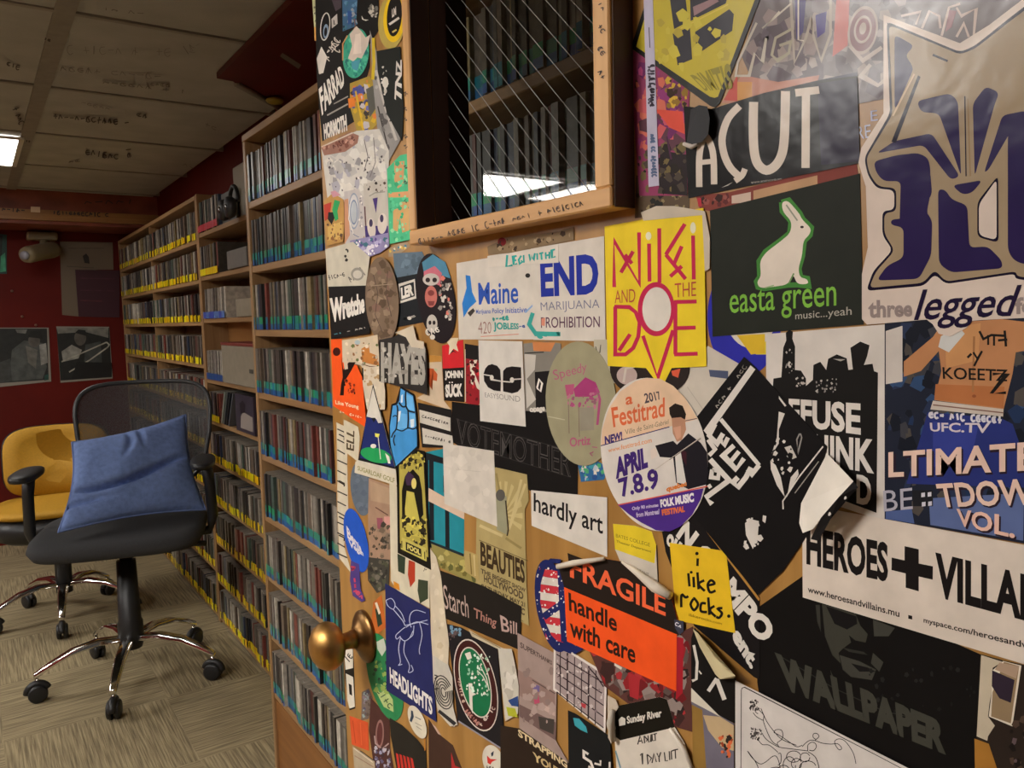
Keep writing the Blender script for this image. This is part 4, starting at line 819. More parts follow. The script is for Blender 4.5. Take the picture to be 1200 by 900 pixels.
st('olive grey oval sticker with pink script and a pink figure', 'P5', circ(255,465,207,365,-4), '#938c70', ('t', '#a85a72', 'Speedy', [(85,270),(285,220),(288,290),(105,345)], .0), ('p', '#9c3a6c', [(210,380),(280,310),(340,340),(365,400),(320,425),(220,425)]), ('p', '#a8506f', [(160,355),(215,350),(210,410),(170,420)]), ('l', '#a04a72', 14, [(345,370),(365,440),(350,590)]), ('l', '#7a6a5e', 5, [(180,440),(185,640)]), ('l', '#7a6a5e', 5, [(240,480),(245,660)]), ('sp', ['#a04a72','#8a5a68','#b06a80'], (165,400,370,500), 34, 13, 46), ('p', '#8a8272', [(245,490),(330,485),(330,620),(250,625)]), ('t', '#a85a72', 'Ortiz', [(185,665),(310,650),(312,705),(190,720)], .02), ('s', '#a05a70', 6, (310,770), (345,700), 6, 18, 47), ('l', '#b0a88c', 6, [(60,540),(160,560)]), gloss=.55)
st('white sticker with lowercase black lettering below the black outlined-capitals one', 'L4', [(500,550),(865,585),(865,870),(503,720)], '#c9c1b7', ('t', '#191516', 'hardly art', [(513,562),(845,670),(845,790),(513,678)], .012))
st('small label of two typed white boxes on black', 'L3', [(565,150),(752,190),(765,400),(590,400)], '#1e1b1b', ('p', '#c0b8ac', [(575,190),(748,235),(748,310),(578,262)]), ('p', '#c0b8ac', [(590,290),(758,335),(765,395),(596,378)]), ('s', '#4a4540', 4, (590,225), (738,268), 26, 9, 48), ('s', '#4a4540', 4, (605,335), (752,370), 26, 9, 49))
st('teal sticker with black upright bars and a cream band', 'L4', [(-15,370),(85,350),(180,690),(178,880),(-15,800)], '#23808d', ('p', '#191d22', [(-15,365),(80,395),(82,425),(-15,400)]), ('l', '#191d22', 22, [(22,400),(25,790)]), ('l', '#191d22', 20, [(98,640),(100,830)]), ('p', '#1f2a30', [(-15,780),(178,855),(178,885),(-15,812)]), ('p', '#c7ae98', [(-15,525),(90,585),(180,640),(180,690),(-15,590)]), ('l', '#191d22', 20, [(-2,390),(0,770)]), ('l', '#1c2329', 12, [(85,480),(86,560)]))
st('dark tan sticker scrap with torn cloth edge under the teal bars', 'O7', [(240,250),(440,330),(530,380),(560,470),(540,520),(260,380)], '#8a8048', ('sp', ['#a89a58','#b8ac70','#6a6030','#5a5a30'], (250,270,540,500), 50, 20, 51))
st('tan BEAUTIES poster with a pale sunburst', 'L4', [(240,470),(330,440),(480,475),(490,600),(470,640),(478,1000),(490,1200),(235,1060)], '#a29060',
   ('K','O8'), *[('p', '#b5a472', [(205,262),(205+92*math.cos(t),262+165*math.sin(t)),(205+92*math.cos(t+.17),262+165*math.sin(t+.17))]) for t in [-2.6+.36*k for k in range(9)]], ('l', '#b9a878', 12, [(230,330),(310,110)]), ('l', '#b9a878', 12, [(240,300),(290,90)]), ('l', '#8a7a4c', 10, [(220,340),(170,60)]), ('l', '#b9a878', 14, [(200,360),(90,310)]), ('l', '#8a7a4c', 12, [(215,370),(290,420)]), ('p', '#8d8a70', [(170,160),(220,170),(222,355),(172,330)]), ('l', '#3a3024', 7, [(215,190),(228,330),(222,360)]), ('e', '#54504a', 190,165,22,28), ('l', '#6a5c3c', 4, [(88,380),(322,480)]),
   ('t', '#3a2c1c', 'BEAUTIES', [(93,385),(305,478),(308,590),(95,500)], .03), ('t', '#4f4230', 'THE BIGGEST SHOW', [(96,515),(310,612),(310,632),(96,538)], .03), ('t', '#4f4230', 'HOLLYWOOD', [(110,545),(300,630),(300,668),(112,580)], .03), ('t', '#4f4230', 'SATURDAY MAY 21', [(98,588),(308,680),(308,702),(98,612)], .03), ('t', '#4f4230', 'BRIGHTON MUSIC', [(98,622),(308,710),(306,742),(98,652)], .03), ('l', '#6a5c3c', 3, [(92,640),(300,770)]))
st('blank off-white note stuck over the teal bars', 'L4', [(78,325),(322,362),(338,725),(85,615)], '#c4bbaf', ('l', '#b5aca0', 3, [(140,450),(260,462)]), ('l', '#b0a79b', 3, [(150,440),(156,455)]), ('sp', ['#cac1b5','#bdb4a8'], (90,360,320,680), 24, 26, 50), name='paper_note', cat='note')
st('tan cloth-like scrap left of the BEAUTIES poster', 'O7', [(445,290),(530,320),(535,480),(450,420)], '#a8925c', ('l', '#7a6636', 8, [(480,310),(490,440)]), ('l', '#c0ac78', 8, [(505,320),(512,450)]))
st('dark gothic lettered sticker below the BEAUTIES poster', 'O7', [(295,415),(560,510),(800,640),(790,910),(560,810),(320,710)], '#1e1a18', ('K','L5'), ('t', '#b09a90', 'Starch', [(705,400),(845,470),(850,590),(715,535)], .0), ('K','L6'), ('t', '#a8786c', 'Thing', [(830,10),(960,70),(950,130),(830,80)], .01), ('t', '#b0948c', 'Bill', [(975,50),(1070,95),(1070,160),(985,140)], .01))
# ---- left middle
st('cream strip of upright black lettering along the door edge', 'O6', [(92,-290),(170,-250),(175,120),(180,360),(150,640),(205,850),(115,735),(100,400)], '#c3b8a2', *[('l', '#231c16', 9, [(98+k*.03, y), (172-(k % 3)*8, y+34)]) for k, y in enumerate(range(-240, 720, 78))], *[('l', '#231c16', 10, [(110, y), (150, y+20), (150, y+44)]) for y in (-200, 150, 420, 560)])
st('cream label with short black letters ELL below the orange sticker', 'L3', [(155,245),(235,285),(245,340),(235,480),(160,420)], '#c3b8a0', ('t', '#4a3c28', 'ELL', [(170,410),(172,285),(215,310),(212,420)], .02))
st('dull blue-grey oval behind the blue badge', 'L3', circ(252,630,58,150,-6), '#5a6470', ('sp', ['#525c6a','#646e7a'], (205,500,300,760), 24, 20, 52))
st('faded photo of a pink face under the mountain sticker', 'O6', [(335,130),(500,190),(500,780),(340,740),(330,430)], '#9a7c66', ('p', '#a58a70', [(345,150),(495,210),(495,330),(350,300)]), ('p', '#8a4c58', [(395,430),(440,430),(445,530),(400,510)]), ('p', '#7a6a5c', [(440,540),(500,545),(500,640),(440,630)]), ('p', '#c08a80', [(450,420),(495,420),(495,520),(455,520)]), ('sp', ['#6a5a4a','#4f4436','#8a7460','#3a342c'], (340,480,495,740), 46, 20, 53), ('l', '#5a3c34', 8, [(385,350),(480,410)]))
st('dark camouflage scrap under the faded face', 'L5', [(285,250),(410,265),(405,420),(340,450),(290,380)], '#3d3a34', ('sp', ['#2a2824','#5a5448','#4a4c3a','#6a6458'], (290,260,405,430), 46, 14, 54))
st('cream sheet with painted red and green blobs', 'O7', [(-20,-150),(30,-100),(40,280),(230,370),(230,650),(140,600),(30,540),(-10,480)], '#c6bca4', ('p', '#2f3a2c', [(30,310),(80,335),(75,440),(35,420)]), ('p', '#a83a24', [(100,350),(140,365),(140,480),(110,520),(95,440)]), ('p', '#37402f', [(160,470),(220,480),(220,590),(170,620),(155,540)]), ('p', '#c9822c', [(5,480),(40,500),(45,540),(10,520)]), ('s', '#4a4438', 4, (190,420), (210,400), 5, 12, 55))
st('long cream blank strip right of the tarot card', 'O7', [(225,270),(270,330),(300,450),(330,720),(350,850),(345,1010),(240,960),(235,640)], '#c4b69e', ('sp', ['#cdc0aa','#b8a88c'], (240,300,340,960), 26, 22, 56))
st('yellow and black tarot-like card with a robed figure', 'L3', [(448,390),(605,420),(640,1080),(455,985)], '#15130f',
   ('p', '#a89a48', [(462,415),(596,442),(625,1010),(468,930)]), ('p', '#15130f', [(478,640),(495,560),(540,520),(575,560),(590,640),(605,900),(480,860)]), ('p', '#b8aa50', [(505,640),(545,650),(575,800),(585,900),(500,880),(495,740)]), ('p', '#3f2c44', [(495,560),(515,530),(545,560),(540,610),(505,610)]), ('e', '#cbb96a', 545,600,14,30), ('sp', ['#cdbd52','#8f8238','#2a261a'], (470,430,610,520), 60, 12, 57), ('sp', ['#cdbd52','#2a261a','#a89a48'], (480,780,615,980), 80, 14, 58),
   ('K','L5'), ('p', '#b8ab58', [(478,140),(612,200),(616,275),(472,205)]), ('p', '#15130f', [(500,165),(585,205),(588,250),(500,212)]), ('t', '#cbbd6c', 'FOOL', [(508,176),(580,210),(582,242),(508,206)], .05), ('l', '#15130f', 5, [(478,160),(478,200)]), ('l', '#15130f', 5, [(604,220),(606,262)]))
st('light blue cartoon hand with black outlines', 'L3', [(470,60),(505,80),(545,105),(560,200),(570,400),(440,520),(412,500),(405,270),(420,160),(445,150)], '#16171c', ('p', '#4a93cc', [(472,72),(498,88),(540,114),(552,205),(562,392),(440,508),(419,494),(412,280),(428,168),(450,164),(464,140)]), ('p', '#66aadb', [(500,100),(538,120),(548,200),(515,185),(498,160)]), ('p', '#66aadb', [(455,205),(505,215),(508,290),(452,300)]), ('p', '#66aadb', [(518,210),(553,215),(558,280),(522,285)]), ('p', '#3f88c2', [(430,320),(560,300),(562,392),(440,500)]), ('p', '#d2dade', [(456,200),(474,196),(466,250),(454,262)]), ('p', '#d2dade', [(524,245),(546,240),(546,285),(528,290)]), ('p', '#d2dade', [(474,110),(484,105),(482,150),(472,152)]),
   *[('c', '#16171c', wd, q) for wd, q in ((9,[(462,150),(480,172),(500,168),(498,120),(500,88)]),(9,[(500,168),(515,195),(550,205)]),(8,[(450,165),(455,195),(448,290),(430,320),(420,345)]),(8,[(512,190),(514,240),(510,295)]),(7,[(448,298),(480,308),(512,292),(540,298),(558,288)]),(6,[(428,230),(440,222),(450,228)]),(7,[(440,330),(432,360),(440,390)]))])
st('navy mountain triangle with golf green and snow cap', 'L3', [(318,42),(445,530),(450,610),(215,540),(220,480),(235,470)], '#c5bcab', ('p', '#15151c', [(318,46),(442,520),(235,470)]), ('p', '#c9c2b6', [(318,66),(370,262),(345,265),(330,235),(310,235),(282,228)]), ('p', '#1f2a63', [(282,230),(310,238),(322,262),(335,240),(350,270),(372,268),(436,508),(246,458)]), ('e', '#249352', 335,443,88,40,14), ('p', '#249352', [(252,420),(300,400),(350,430),(300,440)]), ('l', '#d8d2c6', 4, [(345,330),(360,465)]), ('p', '#d3cf5a', [(328,320),(355,325),(348,345),(330,340)]), ('e', '#d8d2c6', 320,392,16,12), ('p', '#d8d2c6', [(385,430),(408,450),(415,490),(402,488)]),
   ('p', '#c7bda8', [(220,482),(446,552),(446,612),(216,538)]), ('t', '#8a8454', 'SUGARLOAF GOLF', [(232,500),(438,570),(438,598),(232,526)], .02))
st('bright blue oval badge with white script at the door edge', 'O6', circ(240,600,82,245,-12), '#2150b2', ('t', '#cfc8c8', 'Bernie', [(165,485),(270,630),(285,700),(175,580)], .03), ('t', '#cfc8c8', 'Vegan', [(180,590),(290,680),(298,730),(190,660)], .03))
st('red and purple jagged lettering on bare wood below the blue badge', 'L5', [(195,270),(240,290),(250,430),(275,490),(255,500),(205,465),(190,380)], '#4a3a78', ('s', '#c0405a', 10, (205,300), (225,460), 14, 16, 60), ('s', '#c04a62', 8, (228,440), (265,485), 6, 12, 61))
st('orange and green narrow scrap right of the door knob', 'L5', [(320,500),(365,460),(390,640),(330,690),(310,600)], '#b8622c', ('p', '#2c3a2c', [(330,540),(350,520),(370,620),(345,640)]), ('p', '#d8c8b0', [(328,505),(340,500),(360,560),(350,570)]))
st('bold white letters on dark strip below the knob', 'L6', [(108,240),(160,228),(165,350),(172,570),(140,580),(115,400)], '#1b1816', ('p', '#cdc6b8', [(110,240),(158,232),(160,345),(118,355)]), ('s', '#1b1816', 6, (120,300), (150,270), 5, 22, 62), ('p', '#cdc6b8', [(120,375),(160,395),(170,560),(140,570),(128,520)]), ('p', '#1b1816', [(135,430),(152,440),(155,500),(140,490)]))
st('grey and violet scrap left of the green round sticker', 'N1', [(215,100),(290,60),(330,160),(290,380),(210,400)], '#6d5f58', ('sp', ['#7d6f78','#4f4a5c','#8a9a98','#5a4a40'], (220,90,320,390), 40, 20, 63))
st('maroon sheet with a pale ring shape at the lower door edge', 'N1', [(310,160),(440,300),(510,380),(515,700),(560,940),(350,940),(290,500)], '#4a2c28', ('e', '#8c6660', 405,540,44,150,2), ('e', '#5a302e', 405,540,30,120,2), ('l', '#a58a86', 14, [(350,560),(360,640),(430,700),(500,640)]), ('sp', ['#8f8fa8','#b0aab0','#5a5470','#3a2a30'], (350,680,510,920), 50, 20, 64))
st('orange-red sheet at the lower door edge', 'N1', [(85,350),(280,420),(290,720),(110,650)], '#c8502c', ('l', '#a83c1c', 8, [(120,400),(150,640)]), ('l', '#d8643a', 8, [(200,420),(215,660)]))
st('cream lined paper at the bottom of the door edge', 'N1', [(120,670),(350,830),(360,950),(140,950)], '#a89880', ('l', '#4a4038', 10, [(200,720),(340,820)]), ('l', '#8a6a58', 8, [(140,770),(340,890)]), ('l', '#d0c4ac', 8, [(130,690),(330,840)]))
st('green round sticker mostly hidden behind the navy bird one', 'L6', circ(335,395,88,250,-14), '#2b7a4a', ('p', '#b9bfae', [(290,200),(330,180),(345,240),(320,280),(295,240)]), ('p', '#a8b878', [(285,430),(330,440),(380,520),(385,590),(330,560),(290,480)]), ('s', '#3f5a3a', 6, (300,460), (375,570), 10, 20, 65), ('sp', ['#1f5a38','#4a8a50','#8aa050','#2a3a2c'], (270,300,370,480), 34, 16, 66))
st('black sheet with a red fringe at the bottom of the door', 'N1', [(510,370),(640,450),(800,600),(890,720),(900,950),(590,950),(520,560)], '#24211d', *[('p', '#b8322a', [(575+i*38,740+i*12),(600+i*38,755+i*12),(625+i*38,930),(600+i*38,940)]) for i in range(5)])
st('dark brown sheet at the bottom beside the black one', 'N2', [(15,470),(130,620),(230,700),(330,960),(20,960)], '#3f2a22', ('p', '#a32c2c', [(215,760),(250,880),(300,900),(310,960),(220,960)]), ('p', '#c0a090', [(40,500),(80,540),(130,615),(100,600)]))
st('navy sticker with a white line drawing of a bird above white capitals', 'L6', [(338,-125),(583,18),(622,645),(345,470)], '#232757', ('K','L5'), *[('c', '#aeb2cc', 4, p) for p in ([(390,490),(420,480),(440,510),(430,540),(400,520),(390,490)],[(430,540),(480,600),(495,630)],[(440,520),(475,560),(495,610)],[(530,640),(520,600),(530,560),(560,545),(610,560)],[(495,630),(540,620),(620,600)],[(500,640),(560,610),(625,625)],[(495,640),(470,660),(445,685),(450,705),(470,690)],[(465,690),(490,715),(520,700),(540,660)],[(470,700),(460,760),(470,830),(460,850),(480,845)],[(495,715),(490,780),(520,850),(515,890),(540,880),(530,850)],[(575,610),(590,680),(575,760),(578,790)],[(545,630),(540,680),(520,700)])],
   ('K','L6'), ('t', '#d8d2cc', 'HEADLIGHTS', [(362,338),(600,510),(600,610),(366,428)], .03))
st('white oval emblem with a leaping figure on bare wood', 'N1', circ(800,415,78,185,-22), '#cbc2ae', ('p', '#2c3a4c', [(735,290),(755,300),(765,360),(740,420),(720,400),(735,350)]), ('l', '#4a5560', 8, [(780,360),(840,390)]), ('l', '#8a8474', 6, [(775,420),(850,460)]), ('l', '#8a8474', 6, [(790,460),(850,500)]), ('l', '#b8762c', 10, [(880,590),(880,720)]))
st('black and white whorl face print between two dark stickers', 'L6', [(600,270),(640,300),(690,330),(712,400),(715,560),(740,660),(700,670),(630,590),(605,420)], '#b9b2a5', *[('l', '#2a2724', 6, circ(662, 480, 48-9*k, 95-17*k, -14, 22)) for k in range(5)], ('s', '#2a2724', 6, (620,380), (625,480), 8, 16, 67), ('t', '#c9c1b5', 'Graphony', [(640,580),(730,650),(728,678),(640,610)], .02), ('p', '#2b2a2c', [(630,590),(640,575),(735,650),(720,665)]))
st('black sticker with maroon ring and white tree on green', 'L6', [(680,100),(760,120),(870,180),(960,230),(1003,800),(740,640),(715,400)], '#1d1a1e', ('e', '#c9bdb2', 842,440,112,262,-13), ('e', '#3c1a1a', 842,440,107,254,-13), ('e', '#cfc5b8', 838,425,82,202,-13), ('e', '#176640', 838,425,77,194,-13), ('p', '#d4ccc0', [(800,430),(822,430),(822,480),(845,490),(822,500),(825,600),(808,560)]), ('p', '#d4ccc0', [(780,265),(810,255),(820,290),(795,300)]), ('sp', ['#cfe0d0','#8fb89c','#d4ccc0'], (790,270,920,500), 60, 9, 68), ('l', '#d4ccc0', 5, [(850,360),(880,390),(905,440)]), ('l', '#d4ccc0', 5, [(865,330),(900,400),(915,470)]),
   ('s', '#c0a898', 5, (745,400), (775,540), 20, 10, 69), ('s', '#c08a80', 6, (785,580), (860,660), 16, 12, 70), ('s', '#d0c0b4', 6, (865,665), (945,560), 18, 14, 71), ('l', '#8a8894', 8, [(745,640),(995,800)]), ('sp', ['#6a8aa0','#5a4a4a'], (690,110,760,190), 16, 14, 72))
st('cream torn strip above the green tree sticker', 'L6', [(800,130),(855,165),(1000,240),(985,250),(820,170)], '#b7a98e', ('l', '#8a7658', 5, [(820,150),(980,235)]))
st('crumpled white paper with blue and yellow ends beside the tree sticker', 'L6', [(965,235),(1040,240),(1060,330),(1080,450),(1075,600),(1005,640),(985,450)], '#bdb6a8', ('p', '#2c4478', [(1020,525),(1075,500),(1078,560),(1040,555)]), ('p', '#a8aa30', [(1010,560),(1060,570),(1075,620),(1020,610)]), ('sp', ['#cbc4b8','#aaa294'], (985,260,1070,500), 20, 24, 73))
st('white oval with a red kicking figure at the bottom of the door', 'N2', circ(585,845,90,150,-16), '#c8c0b0', ('p', '#c0302c', [(530,790),(560,820),(620,825),(575,845),(560,870),(535,855)]), ('p', '#2c3440', [(565,770),(590,750),(585,790),(570,800)]), ('s', '#4a443c', 6, (520,890), (600,900), 8, 14, 74))
st('grey-mauve photo print with small capitals below the dark gothic sticker', 'N3', [(92,10),(330,140),(350,420),(345,720),(430,870),(105,640)], '#97827a', ('t', '#4a3c38', 'SUPERTHANKS', [(110,68),(320,195),(320,222),(110,105)], .02), ('p', '#8a7068', [(95,250),(340,400),(340,560),(100,420)]), ('p', '#6a5450', [(105,480),(345,600),(345,720),(105,560)]), ('p', '#b04a64', [(192,390),(225,380),(240,470),(205,480)]), ('p', '#6a5a84', [(195,345),(240,360),(235,400),(195,385)]), ('p', '#3f3834', [(230,560),(335,580),(330,680),(240,640)]), ('p', '#b39a90', [(240,470),(340,520),(340,560),(235,500)]), ('l', '#5a4844', 7, [(190,320),(340,410)]), ('sp', ['#84706a','#a48e86'], (100,250,340,600), 24, 24, 75))
st('dark brown sticker with cream capitals slanting under the mauve photo print', 'N3', [(-20,620),(105,640),(430,870),(430,960),(-20,960)], '#2a1e18', ('t', '#cdb890', 'STRAPPING', [(95,640),(420,860),(420,905),(98,690)], .03), ('t', '#c0a878', 'YOUTH', [(190,790),(400,925),(400,965),(195,850)], .03))
st('map print in a white border overlapping the peace sign', 'N3', [(332,62),(682,280),(672,670),(328,385)], '#d2c8c0', ('p', '#9a8a88', [(345,85),(668,290),(660,640),(340,375)]), *[('l', '#2a1c22', 10 if k in (1, 4) else 6, [(375+k*47, 112+k*29), (375+k*46, 425+k*38)]) for k in range(6)], *[('l', '#2a1c22', 7, [(350, 150+k*62), (660, 340+k*74)]) for k in range(5)], ('l', '#2a1c22', 8, [(560,235),(610,290),(660,365)]), ('l', '#2a1c22', 5, [(350,250),(370,225),(380,290),(355,300)]), ('sp', ['#b8aaa8','#c4b8b4','#7a6a6c'], (350,120,655,600), 60, 12, 76), ('p', '#a83a40', [(510,470),(545,480),(540,510),(515,495)]))
st('black sticker with a teal comet and white script under the map', 'N3', [(425,520),(470,540),(700,690),(720,960),(430,960)], '#17181a', ('p', '#3a94a0', [(460,570),(500,575),(545,630),(555,670),(510,650),(470,620)]), ('h', '#d2cac0', 16, [(560,810),(530,790),(530,830),(575,860),(590,900),(560,890)]), ('h', '#d2cac0', 13, [(600,870),(640,880),(640,850)]), ('h', '#d2cac0', 13, [(700,860),(700,900)]))
# ---- centre right
st('blue circle sticker behind the dark rabbit sticker', 'K6', circ(575,640,145,230,0), '#2b2b96', ('p', '#cdb83c', [(540,700),(660,700),(660,785),(620,785)]), ('e', '#c6bdb0', 600,590,110,170), ('p', '#c9a62c', [(545,710),(655,705),(655,780),(600,785)]))
st('cream sheet with a small dark corner behind the festival sticker', 'M1', [(470,110),(560,20),(700,100),(690,300),(520,400),(420,200)], '#bdb3a6', ('p', '#4a5068', [(565,125),(650,130),(650,165),(570,155)]), ('l', '#a89e90', 3, [(470,200),(540,300)]))
st('dark round artwork showing between the yellow sticker and the festival one', 'M1', circ(305,120,175,130,0), '#2a2220', ('e', '#b09a94', 205,150,45,40,0), ('p', '#c8553c', [(400,130),(440,120),(430,160),(405,150)]), ('l', '#c0b4aa', 10, [(190,180),(200,120),(240,110)]))
st('red and cream scrap between the four-capitals sticker and the rabbit sticker', 'K6', [(385,165),(520,150),(880,60),(1010,20),(1020,85),(440,225),(400,215)], '#7a3c34', ('p', '#c0a898', [(525,165),(600,150),(600,190),(525,195)]), ('p', '#b08a68', [(610,145),(860,85),(860,120),(610,185)]), ('p', '#a8323c', [(390,175),(405,172),(408,205),(395,208)]), ('l', '#a8323c', 6, [(500,165),(505,195)]), ('sp', ['#5a2c2c','#8a5048','#3a2422'], (400,160,520,215), 20, 14, 110))
st('speckled brown patch added for shade right of the window frame corner', 'K4', [(95,770),(200,800),(330,850),(330,930),(90,960)], '#5a4a3a', ('sp', ['#3a3028','#7a6a4c','#8a7a58','#2c2a28'], (95,780,330,950), 50, 16, 111))  # filler patch, its dark colours stand for the frame's shadow
st('yellow sticker with crimson thin-line letters around a white circle', 'K6', [(28,285),(415,212),(426,832),(290,838),(262,895),(235,898),(190,838),(40,830)], '#dcbf2c',
   *[('l', '#b7264a', 15, p) for p in ([(66,522),(65,340),(165,512),(163,308)],[(92,465),(140,382)],[(108,395),(135,430)],[(204,500),(202,352)],[(243,505),(242,292)],[(342,275),(268,395)],[(268,395),(345,490)],[(300,430),(330,362)],[(285,480),(330,440)],[(377,492),(374,320)],
   [(70,598),(70,785)],[(62,785),(110,785),(140,760),(160,715),(165,660),(150,620),(125,600),(66,598)],[(85,770),(128,706)],[(178,712),(236,876),(296,690)],[(305,575),(305,785)],[(300,580),(388,578)],[(310,682),(384,680)],[(300,785),(392,782)])],
   ('e', '#b7264a', 230,608,72,106), ('e', '#cfc6bb', 232,608,56,86), ('t', '#b04a3c', 'AND', [(68,535),(148,528),(148,580),(68,585)], -.005), ('t', '#b04a3c', 'THE', [(302,508),(386,500),(386,556),(304,562)], -.005), ('e', '#d6d0b0', 200,322,11,16), ('e', '#d6d0b0', 374,290,11,22))
st('pale round edge behind the yellow sticker, right under the window', 'K6', [(170,230),(230,205),(300,205),(420,225),(440,330),(438,450),(420,460),(410,240),(180,262)], '#bcae9c')
st('pink and purple figure poster beside the window frame', 'K4', [(70,215),(330,360),(320,860),(110,860),(90,600)], '#8a3c5c', ('sp', ['#b04a78','#8a3a70','#c0585c','#6a2c5c','#c86a58','#5a3a44'], (90,250,320,640), 110, 34, 77), ('p', '#2c2426', [(200,660),(320,680),(320,860),(195,850)]), ('sp', ['#4a4038','#6a5c3c','#2a2420'], (95,640,320,850), 60, 20, 78), ('sp', ['#c8a23c','#8a6a2c','#3a2a20'], (230,350,330,470), 26, 18, 79), ('p', '#cf5040', [(180,480),(300,490),(310,590),(240,560)]), ('l', '#4a2a40', 8, [(230,600),(250,700)]), gloss=.5)
st('psychedelic grey and purple poster at the top right, half under the fox', 'K4', [(560,250),(650,-40),(1900,-60),(1900,300),(1050,460),(660,480)], '#6c6264',
   ('sp', ['#7c7274','#5c5058','#8a7a78','#54484e','#948680'], (600,0,1300,400), 130, 46, 80), ('p', '#b07a68', [(470,450),(560,330),(720,360),(900,330),(880,420),(600,470)]), ('p', '#b85048', [(480,440),(540,330),(545,445)]), ('p', '#c08a50', [(540,360),(605,360),(605,440),(540,445)]),
   ('K','N4'), ('p', '#b0564e', [(720,0),(790,0),(780,240),(700,300)]), ('p', '#3a2a66', [(500,0),(560,0),(545,170),(510,210)]), ('p', '#43347a', [(610,80),(670,60),(660,170),(620,200)]), ('l', '#a89c90', 14, [(480,0),(490,180),(500,330),(560,200),(590,90),(600,190),(640,320),(690,180),(690,0)]), ('l', '#c8bdb0', 8, [(520,0),(520,210),(550,215)]), ('l', '#a39a86', 14, [(490,150),(400,200),(380,290),(410,320),(470,280),(480,220),(420,240)]), ('l', '#b8aea0', 12, [(300,120),(200,330),(190,400),(260,400),(290,280),(330,330),(350,200)]), ('l', '#c8bfb2', 9, [(420,60),(330,150),(480,20)]),
   ('p', '#27203c', [(640,420),(830,380),(840,800),(620,850)]), ('p', '#33285a', [(600,580),(700,560),(690,640),(620,650)]), ('e', '#a89890', 860,160,78,130,10), ('e', '#6f3f46', 860,160,68,112,10), ('e', '#b0a29a', 860,155,46,74,10), ('e', '#7a444c', 860,155,36,60,10), ('e', '#b0a29a', 860,150,18,32,10), ('l', '#b0a29a', 20, [(790,240),(860,320),(960,250)]), ('l', '#b0a29a', 20, [(900,340),(850,400),(940,450),(980,420)]), ('t', '#b8b8c8', 'RE', [(825,670),(900,655),(905,725),(830,735)], .0), ('t', '#a8a8c0', 'E', [(900,585),(935,580),(940,635),(902,640)], 0),
   ('K','N5'), ('l', '#b8a49c', 20, [(110,130),(270,95),(230,200)]), ('l', '#b8a49c', 20, [(280,230),(340,90),(420,130),(430,230)]), ('l', '#bca89e', 20, [(440,290),(500,60),(590,30)]), ('l', '#bca89e', 20, [(560,300),(620,190),(660,300)]), ('l', '#bca89e', 18, [(560,60),(600,130),(720,70),(700,290)]), ('p', '#8a5a60', [(500,80),(560,90),(520,220),(470,260)]), gloss=.17)
st('yellow diamond sign with black block letters at the top', 'K4', [(72,210),(150,-30),(650,-30),(462,455),(440,472),(420,465)], '#15130f', ('p', '#b4a226', [(95,205),(165,-30),(628,-30),(455,425),(440,430),(420,425)]), ('p', '#1e1a22', [(240,-30),(310,-30),(325,95),(262,128)]), ('p', '#231e28', [(332,-30),(500,-30),(490,15),(335,92)]), ('p', '#231e28', [(256,148),(332,118),(342,260),(278,287)]), ('p', '#231e28', [(355,140),(505,40),(525,62),(518,135),(380,228),(360,215)]), ('p', '#8a6a6c', [(345,30),(440,-10),(460,5),(350,70)]), ('l', '#c5b040', 5, [(262,140),(500,20)]), ('t', '#857a1c', 'DIMITIS', [(330,330),(510,275),(520,390),(400,400)], .02), ('sp', ['#a5932a','#bcac34'], (110,60,600,300), 30, 26, 81), gloss=.3)
st('narrow lavender strip of upright typed text across the yellow diamond', 'K4', [(128,-20),(168,-20),(196,815),(150,822)], '#b5aec0', ('s', '#3a3440', 8, (168,285), (166,470), 40, 12, 82), ('s', '#4a4450', 6, (152,290), (158,460), 30, 8, 83), ('s', '#5a6a8a', 7, (168,590), (176,780), 34, 12, 84), ('l', '#4a4450', 4, [(152,120),(156,210)]))
st('black sticker with four tall white capitals and a curled corner', 'N4', [(-85,560),(60,575),(340,490),(640,420),(830,400),(845,860),(-60,1045)], '#191718', ('p', '#221b30', [(620,440),(828,410),(842,850),(640,870)]), ('K','K4'), *[('c', '#cbbdb0', wd, p) for wd, p in ((28,[(373,822),(373,690),(385,625),(402,600),(425,640),(436,700),(438,810)]),(22,[(372,715),(438,708)]),(32,[(550,465),(500,520),(474,600),(480,670),(505,730),(540,768),(558,775)]),(26,[(530,795),(560,772),(574,742)]),(40,[(612,448),(610,560),(614,660),(630,720),(668,748),(710,725),(738,670),(748,580),(752,400)]),(36,[(842,400),(840,738)]),(34,[(795,408),(900,395)]))], ('t', '#a39a90', 'www.acutrecords.com', [(600,795),(735,780),(735,790),(600,808)], 0), ('p', '#b5ada2', [(470,825),(520,800),(500,815)]), gloss=.2,
   curl=[('curled_corner', '#3a3a3c', [(335,480,.001),(372,462,.003),(408,468,.004),(419,520,.005),(412,590,.005),(385,625,.004),(345,632,.003),(318,626,.002),(326,560,.001)], None), ('curled_rim', '#b8aea4', [(305,632),(340,645),(365,635)], [.0012,.0016,.001])])
